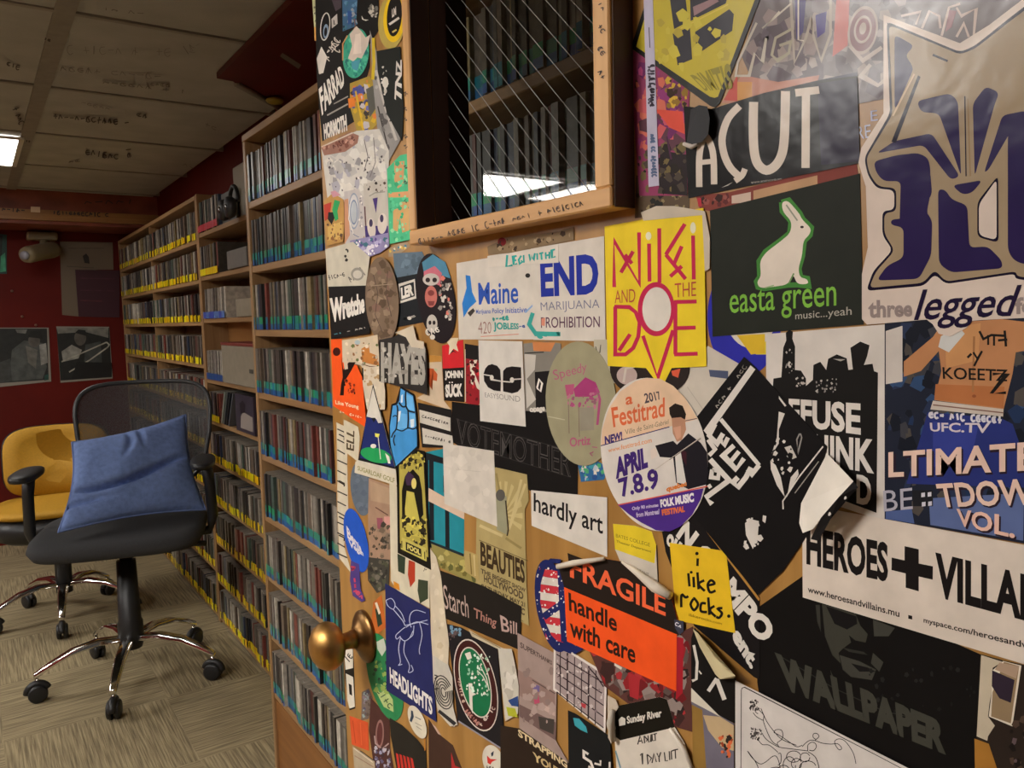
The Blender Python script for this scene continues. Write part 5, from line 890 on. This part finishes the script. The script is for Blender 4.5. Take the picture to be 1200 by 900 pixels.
st('dark green-black sticker with a glowing white rabbit', 'K6', [(440,222),(1025,78),(1040,668),(450,716)], '#23251f', ('l', '#3f7a34', 20, [(720,190),(745,183),(792,233),(803,255),(838,290),(832,318),(808,342),(802,400),(788,450),(795,482),(822,488),(828,512),(780,513),(745,514),(650,528),(628,522),(622,500),(636,480),(632,420),(657,383),(718,338),(752,310),(757,265),(722,225),(720,190)]),
   ('r', '#d3c6b8', [(720,190),(745,183),(790,235),(800,258),(836,292),(830,316),(805,340),(800,400),(785,450),(792,484),(820,490),(826,510),(780,511),(766,470),(745,512),(650,526),(630,520),(624,500),(640,480),(635,420),(660,385),(720,340),(755,310),(760,265),(725,228)]), ('l', '#8a8a78', 6, [(738,200),(782,262)]), ('e', '#3a342e', 800,287,7,5), ('l', '#6a8a54', 6, [(768,468),(748,508)]), ('l', '#8fa878', 5, [(655,525),(690,515)]), ('K','X'), ('t', '#74a83e', 'easta green', [(855,342),(980,331),(980,369),(855,377)], .004), ('t', '#aaa498', 'music...yeah', [(932,366),(998,359),(998,372),(932,377)], 0))
st('white sticker with a black city skyline and bold white capitals', 'M2', [(338,40),(826,0),(818,800),(340,640)], '#c9c0b8', ('p', '#171514', [(365,262),(368,220),(400,215),(408,95),(420,65),(418,35),(432,22),(447,30),(445,60),(456,90),(455,185),(480,188),(500,220),(500,250),(528,225),(530,165),(558,152),(582,185),(590,140),(625,122),(665,138),(672,185),(690,183),(680,95),(720,70),(758,85),(748,130),(735,165),(770,160),(776,190),(792,196),(786,765),(345,600)]), ('sp', ['#b5aca4','#8a8480'], (415,100,450,205), 14, 5, 85), ('sp', ['#b5aca4','#8a8480'], (540,220,625,275), 26, 5, 86), ('sp', ['#b5aca4'], (460,210,495,250), 10, 5, 87), ('p', '#a39c94', [(610,140),(660,142),(640,150)]),
   ('t', '#cfc6be', 'EFUSE', [(430,300),(722,320),(722,450),(430,410)], .03), ('t', '#cfc6be', 'THINK', [(478,440),(778,468),(776,606),(480,555)], .03), ('t', '#cfc6be', 'D', [(705,608),(765,618),(764,742),(705,725)], .03))
st('fight night poster of a bare chest and blue shorts', 'M3', [(118,60),(300,30),(700,0),(700,905),(643,890),(118,798)], '#1e2230', ('sp', ['#27304a','#151822','#2f4668','#3a3a40','#20304f','#4a4440'], (125,70,640,780), 160, 34, 88), ('p', '#c0b6ae', [(122,90),(185,70),(185,280),(122,290)]),
   ('p', '#b07a52', [(190,205),(300,112),(335,60),(560,45),(690,60),(690,180),(640,165),(612,170),(600,250),(566,385),(305,350),(332,240),(322,165),(255,240),(190,262)]), ('p', '#c08a5a', [(345,80),(480,60),(470,200),(350,230)]), ('p', '#a8683e', [(310,290),(570,300),(566,380),(305,348)]), ('p', '#c2c0bc', [(395,70),(330,110),(320,150),(360,170),(420,100)]), ('l', '#9a6a44', 8, [(455,110),(450,320)]), ('e', '#8a5030', 455,335,8,6), ('p', '#bdb0a4', [(300,352),(566,384),(564,412),(290,385)]), ('l', '#7a5a50', 5, [(300,368),(566,398)]),
   ('p', '#27306e', [(280,395),(560,420),(600,440),(643,560),(643,680),(200,665),(250,500)]), ('p', '#323c86', [(300,430),(470,450),(440,600),(300,600)]), ('s', '#c8c4cc', 8, (285,405), (562,425), 34, 16, 89), ('p', '#56648f', [(285,720),(643,700),(640,880),(290,820)]), ('p', '#4a5a88', [(122,770),(220,760),(230,815),(122,798)]), ('p', '#1c1c20', [(222,690),(300,690),(300,750),(225,750)]),
   ('h', '#1a1512', 9, [(475,90),(490,120),(520,105),(575,108)]), ('h', '#1a1512', 8, [(508,105),(508,142)]), ('h', '#1a1512', 8, [(530,105),(530,145)]), ('h', '#1a1512', 9, [(545,125),(580,122)]), ('h', '#1a1512', 9, [(570,88),(575,148)]), ('h', '#1a1512', 8, [(452,170),(468,195),(485,165)]), ('h', '#1a1512', 8, [(468,195),(455,222)]), ('h', '#1a1512', 9, [(430,190),(445,175)]),
   ('t', '#1a1512', 'KOEETZ', [(335,225),(582,235),(580,280),(338,270)], .01), ('h', '#1a1512', 11, [(525,252),(580,250),(520,325),(575,322)]), ('t', '#c8bcc4', 'UFC.TV', [(288,435),(516,436),(512,475),(290,468)], .02),
   ('t', '#2a1c28', 'LTIMATE', [(138,553),(696,512),(696,622),(138,648)], .03), ('t', '#d8b8a8', 'LTIMATE', [(132,546),(690,505),(690,614),(132,641)], .02), ('t', '#a8a4b0', 'BE', [(112,692),(222,680),(224,760),(115,770)], .0), ('p', '#c0bcc4', [(256,700),(270,698),(270,714),(256,716)]), ('p', '#c0bcc4', [(280,698),(294,696),(294,712),(280,714)]), ('p', '#c0bcc4', [(258,735),(272,733),(272,749),(258,751)]), ('p', '#c0bcc4', [(282,733),(296,731),(296,747),(282,749)]),
   ('t', '#2a1c28', 'TDOWN', [(316,672),(776,644),(776,750),(336,762)], .03), ('t', '#d8b8a8', 'TDOWN', [(310,665),(770,637),(770,743),(330,755)], .02), ('t', '#2a1c28', 'VOL.', [(394,766),(620,796),(614,880),(400,830)], .03), ('t', '#d8b0a0', 'VOL.', [(388,758),(614,788),(608,872),(394,822)], .02))
st('black poster of a grey face in dark glasses over dim grey capitals', 'P4', [(30,215),(250,60),(1105,440),(1090,1020),(100,1020),(30,570)], '#100e0e', ('p', '#37362f', [(340,195),(500,240),(525,300),(560,340),(550,380),(500,370),(470,345),(480,380),(440,410),(420,430),(430,480),(390,440),(355,350)]), ('p', '#131112', [(360,205),(505,255),(510,290),(460,318),(400,290)]), ('p', '#33322d', [(310,200),(330,200),(335,330),(318,280)]), ('p', '#3d3c36', [(585,270),(690,310),(660,350),(590,350)]), ('p', '#2c2b27', [(440,405),(540,425),(560,440),(470,425)]), ('p', '#3a3933', [(425,440),(520,470),(600,510),(580,560),(480,545),(440,510)]), ('p', '#131112', [(480,480),(560,500),(600,520),(520,520)]), ('p', '#3a3933', [(585,430),(635,475),(615,520),(575,480)]), ('p', '#33322d', [(380,510),(425,615),(410,600),(385,540)]), ('sp', ['#1b1a19','#222120'], (560,500,1080,760), 30, 12, 96),
   ('l', '#2a2925', 5, [(130,440),(400,600),(640,710),(900,770)]), ('t', '#3b3a33', 'WALLPAPER', [(112,425),(935,765),(935,920),(150,600)], .05))
st('long white sticker with black capitals, a plus sign and small web addresses', 'M5', [(60,-28),(350,25),(960,138),(960,570),(840,535),(62,300)], '#cdbfb2', ('t', '#171313', 'HEROES', [(75,48),(362,108),(362,248),(75,185)], .034), ('p', '#171313', [(375,160),(420,170),(420,120),(470,131),(470,181),(520,191),(519,238),(470,227),(470,279),(424,266),(424,216),(374,204)]), ('t', '#171313', 'VILLAINS', [(528,140),(1010,258),(1010,430),(528,298)], .034), ('t', '#2a2422', 'www.heroesandvillains.mu', [(80,260),(402,345),(402,370),(80,282)], .015), ('p', '#171313', [(433,362),(447,365),(447,378),(433,375)]), ('t', '#2a2422', 'myspace.com/heroesandvillains', [(487,370),(960,482),(960,516),(487,394)], .015))
st('large purple and tan fox emblem sticker with script lettering below', 'X', [(1035.3,17.3),(1124.9,50.6),(1159.6,28.9),(1200,-2),(1250,-50),(1250,369),(1200,372.6),(1150,375),(1139,376),(1132.8,384),(1114,394.4),(1100,391),(1093,380),(1086,374.5),(1036.4,378.8),(1016,380.4),(1010,374),(1010,321),(1017,290),(1014.6,218.6),(1005.9,190.7),(1009.3,173.3),(1035.3,132.9)], '#cdbcb0',
   ('r', '#191427', [(1039,25),(1124.9,61),(1142,54),(1185.6,19),(1250,-30),(1250,333),(1190,327),(1189,321),(1108,333),(1095.5,321),(1083,335),(1015,341),(1023,318),(1046,293),(1034,275.6),(1034,247),(1048,246),(1048,222.8),(1027.6,221),(1017,205.7),(1012.7,185),(1043,133)], 7),
   ('r', '#9a866c', [(1041.5,29),(1124.9,64),(1142.5,57),(1186,23),(1250,-24),(1250,329),(1192,324),(1190.5,318),(1108,330),(1095.5,316),(1082,331.5),(1018.5,337.5),(1026,319),(1048.5,293.5),(1036.3,274),(1036.3,249.5),(1050.3,248),(1050.3,220.5),(1029,218.5),(1019,204),(1015,185.5),(1046,134)], 7),
   ('K','K5'), *[('r', '#291f48', p) for p in ([(375,140),(455,185),(418,225),(445,262),(450,285),(385,430),(375,440)],[(465,410),(600,378),(632,410),(645,715),(555,460),(482,455)],[(692,420),(745,350),(800,375),(782,420),(700,715)],[(300,622),(375,572),(525,540),(640,715),(604,730),(492,588)],[(738,700),(812,468),(910,448),(910,490),(845,535),(755,690)],[(608,752),(732,730),(690,782),(650,790)])],
   ('p', '#191427', [(470,305),(480,312),(380,580),(362,575)]), ('l', '#c9b294', 7, [(455,300),(368,470)]), ('l', '#191427', 5, [(660,390),(665,715)]), ('l', '#8f7658', 6, [(672,400),(682,715)]), ('l', '#191427', 9, [(530,222),(590,248)]), ('l', '#191427', 5, [(345,95),(640,215)]),
   ('r', '#291f48', [(290,655),(380,630),(470,620),(510,640),(520,680),(518,800),(505,860),(520,905),(395,905),(400,735),(330,735),(300,700)]), ('K','K7'),
   *[('r', '#291f48', p) for p in ([(380,0),(482,0),(490,92),(452,135),(490,185),(486,320),(440,408),(280,414),(320,358),(382,328),(382,214),(335,205),(335,184),(382,180)],[(512,70),(540,72),(562,108),(622,130),(630,290),(700,285),(752,338),(755,368),(560,384),(515,350)],[(775,-140),(812,-200),(960,-210),(960,350),(830,352),(795,335),(775,300)])],
   ('r', '#191427', [(660,118),(738,18),(740,272),(660,250)]), ('r', '#cdbcb0', [(666,126),(733,32),(733,262),(666,244)]),
   ('t', '#8f807c', 'three', [(248,487),(416,488),(414,550),(250,556)], .03), ('t', '#211a33', 'legged', [(455,448),(828,430),(772,585),(410,600)], .01), ('t', '#8f807c', 'fox', [(802,478),(930,470),(930,535),(802,542)], .03), gloss=.17)
st('black sticker of slanted white letters under the torn black one', 'M4', [(-20,30),(60,-10),(110,0),(330,300),(330,590),(310,580),(100,400),(0,140)], '#171415', ('t', '#cfc7bd', 'N COMPO', [(75,25),(395,415),(335,468),(35,85)], .045), ('t', '#cfc7bd', 'ent.', [(255,395),(330,525),(300,555),(230,440)], .05), ('t', '#cfc7bd', 'ou', [(10,70),(60,110),(40,150),(0,110)], .04), ('l', '#a8793a', 8, [(100,5),(330,310)]))
st('torn black sticker with white block lettering and a hand picture', 'P7', [(265,35),(320,85),(430,205),(590,380),(682,485),(650,640),(560,800),(590,920),(460,1110),(335,1230),(-40,770),(25,340)], '#131112', ('p', '#cfc7bf', [(298,78),(322,98),(85,432),(62,405)]), ('s', '#9a938a', 5, (125,290), (275,75), 26, 12, 90), *[('h', '#cfc7bf', wd, p) for wd, p in ((20,[(148,348),(342,580)]),(24,[(342,578),(300,630),(285,600)]),(24,[(120,372),(90,430),(130,470),(160,420)]),(22,[(185,440),(165,480),(150,455)]),(24,[(215,480),(160,530),(225,600),(265,545)]),(22,[(240,510),(195,565)]),(26,[(300,590),(275,640),(235,690),(210,665),(235,640)]),(22,[(85,450),(120,500),(90,530)]),(26,[(95,550),(190,655),(75,740),(105,775)]),(20,[(105,600),(140,610),(135,645),(100,640),(105,600)]),(20,[(100,680),(85,690)]))],
   ('p', '#c9c1b9', [(398,555),(425,580),(450,640),(470,740),(430,680),(400,600)]), ('p', '#c9c1b9', [(500,640),(535,600),(540,625),(505,690),(480,740)]), ('p', '#c9c1b9', [(440,310),(470,320),(440,400),(440,470),(415,510),(405,520),(430,440)]), ('p', '#c9c1b9', [(440,230),(478,280),(470,285),(440,245)]), ('l', '#8a8480', 7, [(545,420),(530,450),(535,520),(555,440),(548,420)]), ('p', '#bdb5ad', [(468,490),(500,480),(530,540),(505,550)]), ('sp', ['#c9c1b9','#131112'], (410,440,520,620), 26, 14, 91), ('l', '#cfc7bf', 7, [(662,485),(540,640),(460,760),(462,800)]), ('l', '#9a938a', 5, [(640,560),(520,720)]), ('p', '#c9c1b9', [(300,850),(340,860),(335,930),(310,1000),(275,930),(270,870)]), ('p', '#c9c1b9', [(360,830),(378,835),(372,870),(358,860)]), ('sp', ['#c9c1b9'], (265,850,345,990), 16, 16, 92),
   curl=[('peeled_flap', '#d2cabf', [(682,520,.0015),(815,660,.012),(745,735,.014),(655,840,.012),(612,900,.010),(560,920,.007),(542,870,.003),(552,770,.002)], None), ('flap_edge', '#1a1718', [(815,660,.0124),(838,690,.0124),(700,850,.0126),(640,960,.0115),(600,950,.0105),(650,845,.0125),(742,738,.0144)], None), ('flap_dots', '#cfc7bf', [(690,818,.0149),(697,812,.0149),(703,824,.0149),(696,834,.0149),(687,832,.0149)], None), ('flap_dots', '#cfc7bf', [(770,738,.0149),(777,734,.0149),(781,746,.0149),(774,752,.0149),(767,750,.0149)], None)])
st('yellow label of small type above the FRAGILE sticker', 'P1', [(150,195),(360,215),(520,270),(560,400),(580,780),(460,740),(220,560),(170,440)], '#c0b6a8', ('p', '#d2b82c', [(150,195),(360,215),(520,270),(565,400),(548,575),(170,440)]), ('t', '#7a6a1c', 'BATES COLLEGE', [(178,290),(505,380),(505,415),(178,322)], .0), ('t', '#6a5a1c', 'Theater Department', [(182,350),(515,450),(515,478),(184,380)], .01), ('t', '#5a544c', 'INFANT', [(380,620),(495,670),(495,705),(382,650)], .0), ('l', '#2a2624', 8, [(570,400),(585,760)]))
st('red and grey crumpled band flyer below the FRAGILE sticker', 'P2', [(330,560),(500,640),(860,520),(960,470),(950,900),(960,1090),(700,1010),(440,820)], '#54322e', ('sp', ['#8a2428','#6a1c20','#3a2422','#7a6a64','#a03034','#2a1e1e','#8a7a74','#5a4a46'], (340,540,955,1050), 260, 44, 93), ('p', '#a02a30', [(580,740),(650,770),(640,900),(590,880)]), ('p', '#9a1e2a', [(865,530),(905,540),(900,860),(860,900)]), ('p', '#cfc5b8', [(500,685),(545,710),(540,725),(500,700)]))
st('stars and stripes peace sign sticker left of FRAGILE', 'P2', circ(140,350,98,275,-10), '#1c2458', *[('p', '#c9c0b4' if k % 2 else '#b8303a', [(62+max(0,(k-5))*11,130+k*46),(192,150+k*46),(200,196+k*46),(66+max(0,(k-5))*11,176+k*46)]) for k in range(9)], ('l', '#1c2458', 34, [(182,130),(205,560)]), ('l', '#1c2458', 42, [(85,415),(195,335)]), ('l', '#1c2458', 26, [(185,90),(130,85),(80,130),(55,220),(52,330),(75,430),(120,530),(180,590),(250,620)]), ('sp', ['#d8d4cc'], (45,90,230,610), 90, 6, 94), ('l', '#1c2458', 40, [(210,560),(270,610),(330,575)]))
st('orange and black FRAGILE HANDLE WITH CARE sticker', 'P2', [(170,115),(200,105),(450,75),(545,90),(830,290),(895,525),(865,515),(862,850),(222,558),(205,240)], '#e5501e', ('p', '#231a16', [(170,115),(200,105),(450,75),(545,90),(830,290),(895,525),(860,515),(205,240)]), ('t', '#e2603a', 'FRAGILE', [(238,52),(800,290),(800,412),(240,182)], .02), ('p', '#231a16', [(225,40),(330,80),(250,130),(238,140)]), ('t', '#2c1a14', 'handle', [(230,270),(515,400),(515,505),(235,378)], .02), ('t', '#2c1a14', 'with care', [(238,415),(625,578),(622,690),(240,528)], .02),
   curl=[('curled_edge', '#cbbfae', [(168,120),(260,100),(440,74)], [.0022,.0026,.0016]), ('curled_edge', '#cbbfae', [(545,92),(640,160),(740,240),(828,292)], [.001,.0026,.0042,.003])])
st('oval festival sticker with a fiddler, reading APRIL 7.8.9', 'P6', circ(300,462,278,408,-10,56), '#c9c0b8',
   ('p', '#d3b294', [(20,400),(25,330),(60,220),(120,130),(200,75),(260,58),(330,62),(400,100),(460,160),(510,240),(530,275),(380,315),(20,415)]), ('l', '#2c2a5c', 5, [(18,416),(380,316)]), ('l', '#4a3f4c', 4, [(460,285),(525,272)]), ('t', '#c8613c', 'Festitrad', [(72,215),(355,160),(355,262),(85,320)], .015), ('t', '#c8613c', 'a', [(148,160),(188,152),(186,195),(150,202)], .02), ('t', '#4a4048', '2017', [(245,140),(325,128),(340,170),(250,195)], .02), ('t', '#3c2c68', 'NEW!', [(38,365),(130,340),(132,382),(40,412)], .04), ('t', '#7a6a58', 'Ville de Saint-Gabriel', [(145,330),(375,275),(375,300),(148,358)], .0), ('t', '#cf8a58', 'www.festitrad.com', [(55,428),(285,372),(288,398),(58,452)], .01),
   ('t', '#3c2568', 'APRIL', [(92,480),(258,420),(268,530),(98,592)], .05), ('t', '#3c2568', '7.8.9', [(105,590),(315,530),(328,640),(128,690)], .028),
   ('p', '#46297a', [(105,725),(330,680),(560,640),(545,700),(500,780),(440,840),(380,868),(310,862),(230,820),(170,780)]), ('l', '#c8503c', 6, [(110,728),(580,630)]), ('p', '#1d1a20', [(305,415),(400,390),(420,410),(480,350),(545,400),(578,450),(585,560),(575,620),(480,645),(415,610),(400,480),(330,475)]), ('p', '#241c18', [(382,250),(378,215),(410,192),(450,205),(468,250),(462,280),(440,270),(395,275)]), ('p', '#b08268', [(392,270),(440,265),(462,278),(468,330),(445,385),(420,395),(398,350)]), ('p', '#c4937a', [(400,320),(440,310),(440,370),(420,385)]), ('p', '#c9c3bc', [(410,470),(440,450),(470,620),(420,610)]), ('p', '#3a1c24', [(440,430),(470,450),(470,520),(445,480)]), ('p', '#d0c0b4', [(278,440),(310,425),(315,470),(285,490)]), ('l', '#b8aca0', 5, [(300,545),(420,460),(545,372)]), ('l', '#4a4440', 3, [(380,490),(545,378)]),
   ('t', '#d07a3c', 'quebec', [(362,630),(470,600),(472,635),(366,668)], .04), ('t', '#d8d0d4', 'FOLK MUSIC', [(330,700),(508,662),(510,712),(335,742)], .05), ('t', '#c8643c', 'FESTIVAL', [(338,752),(462,732),(462,765),(342,785)], .05), ('t', '#b8a8c8', 'Only 90 minutes', [(182,738),(322,718),(322,742),(184,762)], .03), ('t', '#b8a8c8', 'from Montreal', [(204,768),(326,748),(326,776),(206,794)], .03))
st('yellow square sticker reading i like rocks in black handwriting', 'M4', [(14,108),(212,138),(245,426),(38,380)], '#d8b025', *[('c', '#1a1510', 9, p) for p in ([(113,163),(112,190)],[(80,215),(84,262)],[(98,228),(100,265)],[(112,212),(116,272)],[(136,240),(116,254),(138,278)],[(148,258),(172,252),(160,240),(148,256),(156,282),(176,276)],[(55,335),(56,292),(70,300),(80,296)],[(98,305),(88,325),(100,345),(114,325),(102,305),(98,305)],[(142,322),(126,322),(124,348),(146,352)],[(150,300),(154,362)],[(172,330),(155,345),(176,368)],[(200,338),(184,340),(198,356),(188,372),(178,368)])], ('e', '#1a1510', 110,146,6,6), ('e', '#1a1510', 90,212,5,5), ('e', '#1a1510', 222,366,6,6), ('t', '#8a6a14', 'ilikerocks.com', [(82,355),(198,388),(198,398),(82,366)], 0))
st('black sticker with white letters DY and a peeling cream edge', 'P3', [(150,140),(170,80),(410,380),(410,640),(300,590),(150,430)], '#151313', ('h', '#c9c1b7', 16, [(165,180),(185,280),(180,380),(155,390)]), ('h', '#c9c1b7', 22, [(250,450),(300,375)]), ('h', '#c9c1b7', 26, [(300,380),(345,500)]), ('h', '#c9c1b7', 8, [(195,330),(210,350)]),
   curl=[('peeled_edge', '#c3b690', [(160,85,.002),(190,110,.006),(290,250,.012),(410,360,.010),(400,375,.006),(320,380,.004),(290,350,.002),(200,190,.002)], None)])
st('cream sheet with a white corner and orange sketch below the DY sticker', 'P3', [(150,430),(310,590),(400,640),(400,930),(240,930),(220,700),(150,520)], '#6a6470', ('p', '#c8bfb0', [(150,430),(320,600),(150,510)]), ('p', '#b59c78', [(220,590),(320,600),(400,650),(400,800),(330,780),(250,680)]), ('sp', ['#c8623a','#8a3a20','#2a2420'], (310,710,390,840), 26, 16, 95), ('p', '#8a6a34', [(155,530),(215,560),(240,930),(160,930)]))
st('dark photo strip with a cream margin at the lower right', 'N7', [(275,150),(420,190),(700,250),(700,950),(330,950),(235,860),(250,690)], '#2a211c', ('p', '#b8aa94', [(280,155),(420,200),(355,240),(360,350),(335,470),(325,560),(370,620),(325,690),(320,720),(250,690)]), ('p', '#d0c4b2', [(425,195),(545,225),(485,625),(330,560),(350,400),(350,260)]), ('p', '#8a7458', [(430,200),(530,228),(475,605),(345,560),(355,400)]), ('p', '#2e2430', [(352,255),(500,320),(475,470),(400,440),(350,360)]), ('p', '#a48a74', [(400,205),(528,230),(510,310),(370,250)]), ('p', '#9a6a2c', [(235,705),(330,740),(400,950),(240,950)]), ('sp', ['#4a3a30','#5a4a4c','#1c1614'], (480,560,700,940), 30, 26, 97))
st('white sheet with a black line drawing of tangled arms', 'N8', [(130,105),(1500,800),(1500,1100),(130,1100)], '#c6beb8', ('l', '#1c1819', 5, [(168,1000),(172,175),(178,158),(195,152),(1080,608),(1400,775)]), ('sp', ['#2a2424','#4a4442'], (235,245,300,315), 40, 9, 98), ('sp', ['#2a2424','#4a4442'], (240,440,315,520), 40, 9, 99),
   *[('c', '#1c1819', 5, p) for p in ([(295,310),(330,350),(330,400),(380,520),(425,560)],[(310,300),(350,390),(400,460),(460,520),(560,560)],[(255,330),(280,360),(325,385)],[(270,325),(290,340)],[(290,520),(320,555),(370,560),(430,610)],[(315,470),(350,520),(430,570),(520,585),(640,600)],[(400,465),(420,450),(455,455),(465,490),(455,520),(425,545),(440,575)],[(400,470),(440,490),(500,530),(560,570),(600,560)],[(600,570),(630,540),(660,525),(700,530),(740,545),(800,552),(850,550),(878,580),(860,592),(835,560),(830,530),(860,515),(900,530),(940,580),(965,630),(978,690)],[(690,525),(718,500),(705,478),(680,480),(678,505),(700,520)],[(640,600),(640,560),(665,540),(690,545),(700,570),(680,598),(650,595)],[(215,600),(250,650),(300,690),(340,680),(390,640),(420,640),(440,690),(450,760)],[(220,605),(280,690),(300,760)],[(430,620),(450,620),(450,680),(430,700)],[(640,605),(690,640),(715,700),(720,760)],[(380,720),(430,715),(445,740)])],
   *[('l', '#1c1819', 5, circ(cx, cy, r1, r2, 0, 18)) for cx, cy, r1, r2 in ((620,645,34,32),(560,690,36,38),(510,700,44,60),(640,720,60,50),(540,640,50,40),(470,760,50,60),(600,780,80,50))])
st('white lift ticket with a black header, hanging curled below the orange sticker', 'L7', [(408,665),(420,650),(600,612),(628,622),(640,660),(660,735),(700,800),(745,930),(425,930),(418,800)], '#c9bfb2', ('p', '#17140f', [(408,665),(420,650),(600,612),(628,622),(640,660),(660,735),(440,788),(415,770)]), ('p', '#c9c1b6', [(432,705),(445,692),(460,700),(460,725),(435,730)]), ('t', '#cdc5ba', 'Sunday River', [(465,690),(606,660),(608,702),(468,730)], .03), *[('h', '#3a3430', 5, p) for p in ([(510,805),(520,770),(530,800)],[(514,792),(526,790)],[(536,770),(538,800),(550,785),(536,770)],[(552,768),(554,795),(564,792),(564,764)],[(568,762),(570,790),(578,788)],[(573,764),(588,760)],[(580,762),(582,790)],[(520,850),(528,840),(530,885)],[(548,845),(552,885),(566,860),(548,845)],[(568,880),(576,842),(586,876)],[(588,840),(596,858),(604,836)],[(596,858),(598,876)],[(618,836),(622,872),(632,870)],[(638,832),(640,868)],[(646,832),(648,866)],[(646,832),(658,828)],[(662,826),(664,862)],[(655,828),(674,824)])], ('l', '#8a8074', 4, [(655,760),(700,830),(735,930)]), ('l', '#6a8a98', 6, [(420,830),(440,900)]), name='lift_ticket', cat='ticket',
   curl=[('curled_edge', '#b5aa9a', [(408,665),(400,720),(412,790)], [.002,.0035,.002]), ('tape_edge', '#cfc5b6', [(640,740),(700,830),(742,930)], [.0012,.0018,.0012])])
st('crumpled cream paper left of the lift ticket', 'N3', [(685,420),(740,450),(760,500),(720,560),(740,640),(710,740),(690,700)], '#b8aa98', ('sp', ['#c8bcac','#8a7a6a'], (690,440,745,700), 16, 16, 100))
st('small printed scrap with white scribbles beside the FRAGILE corner', 'P2', [(850,430),(905,440),(905,500),(880,520),(855,480)], '#3a3a48', ('s', '#c9c5cc', 5, (858,450), (895,480), 6, 12, 101))
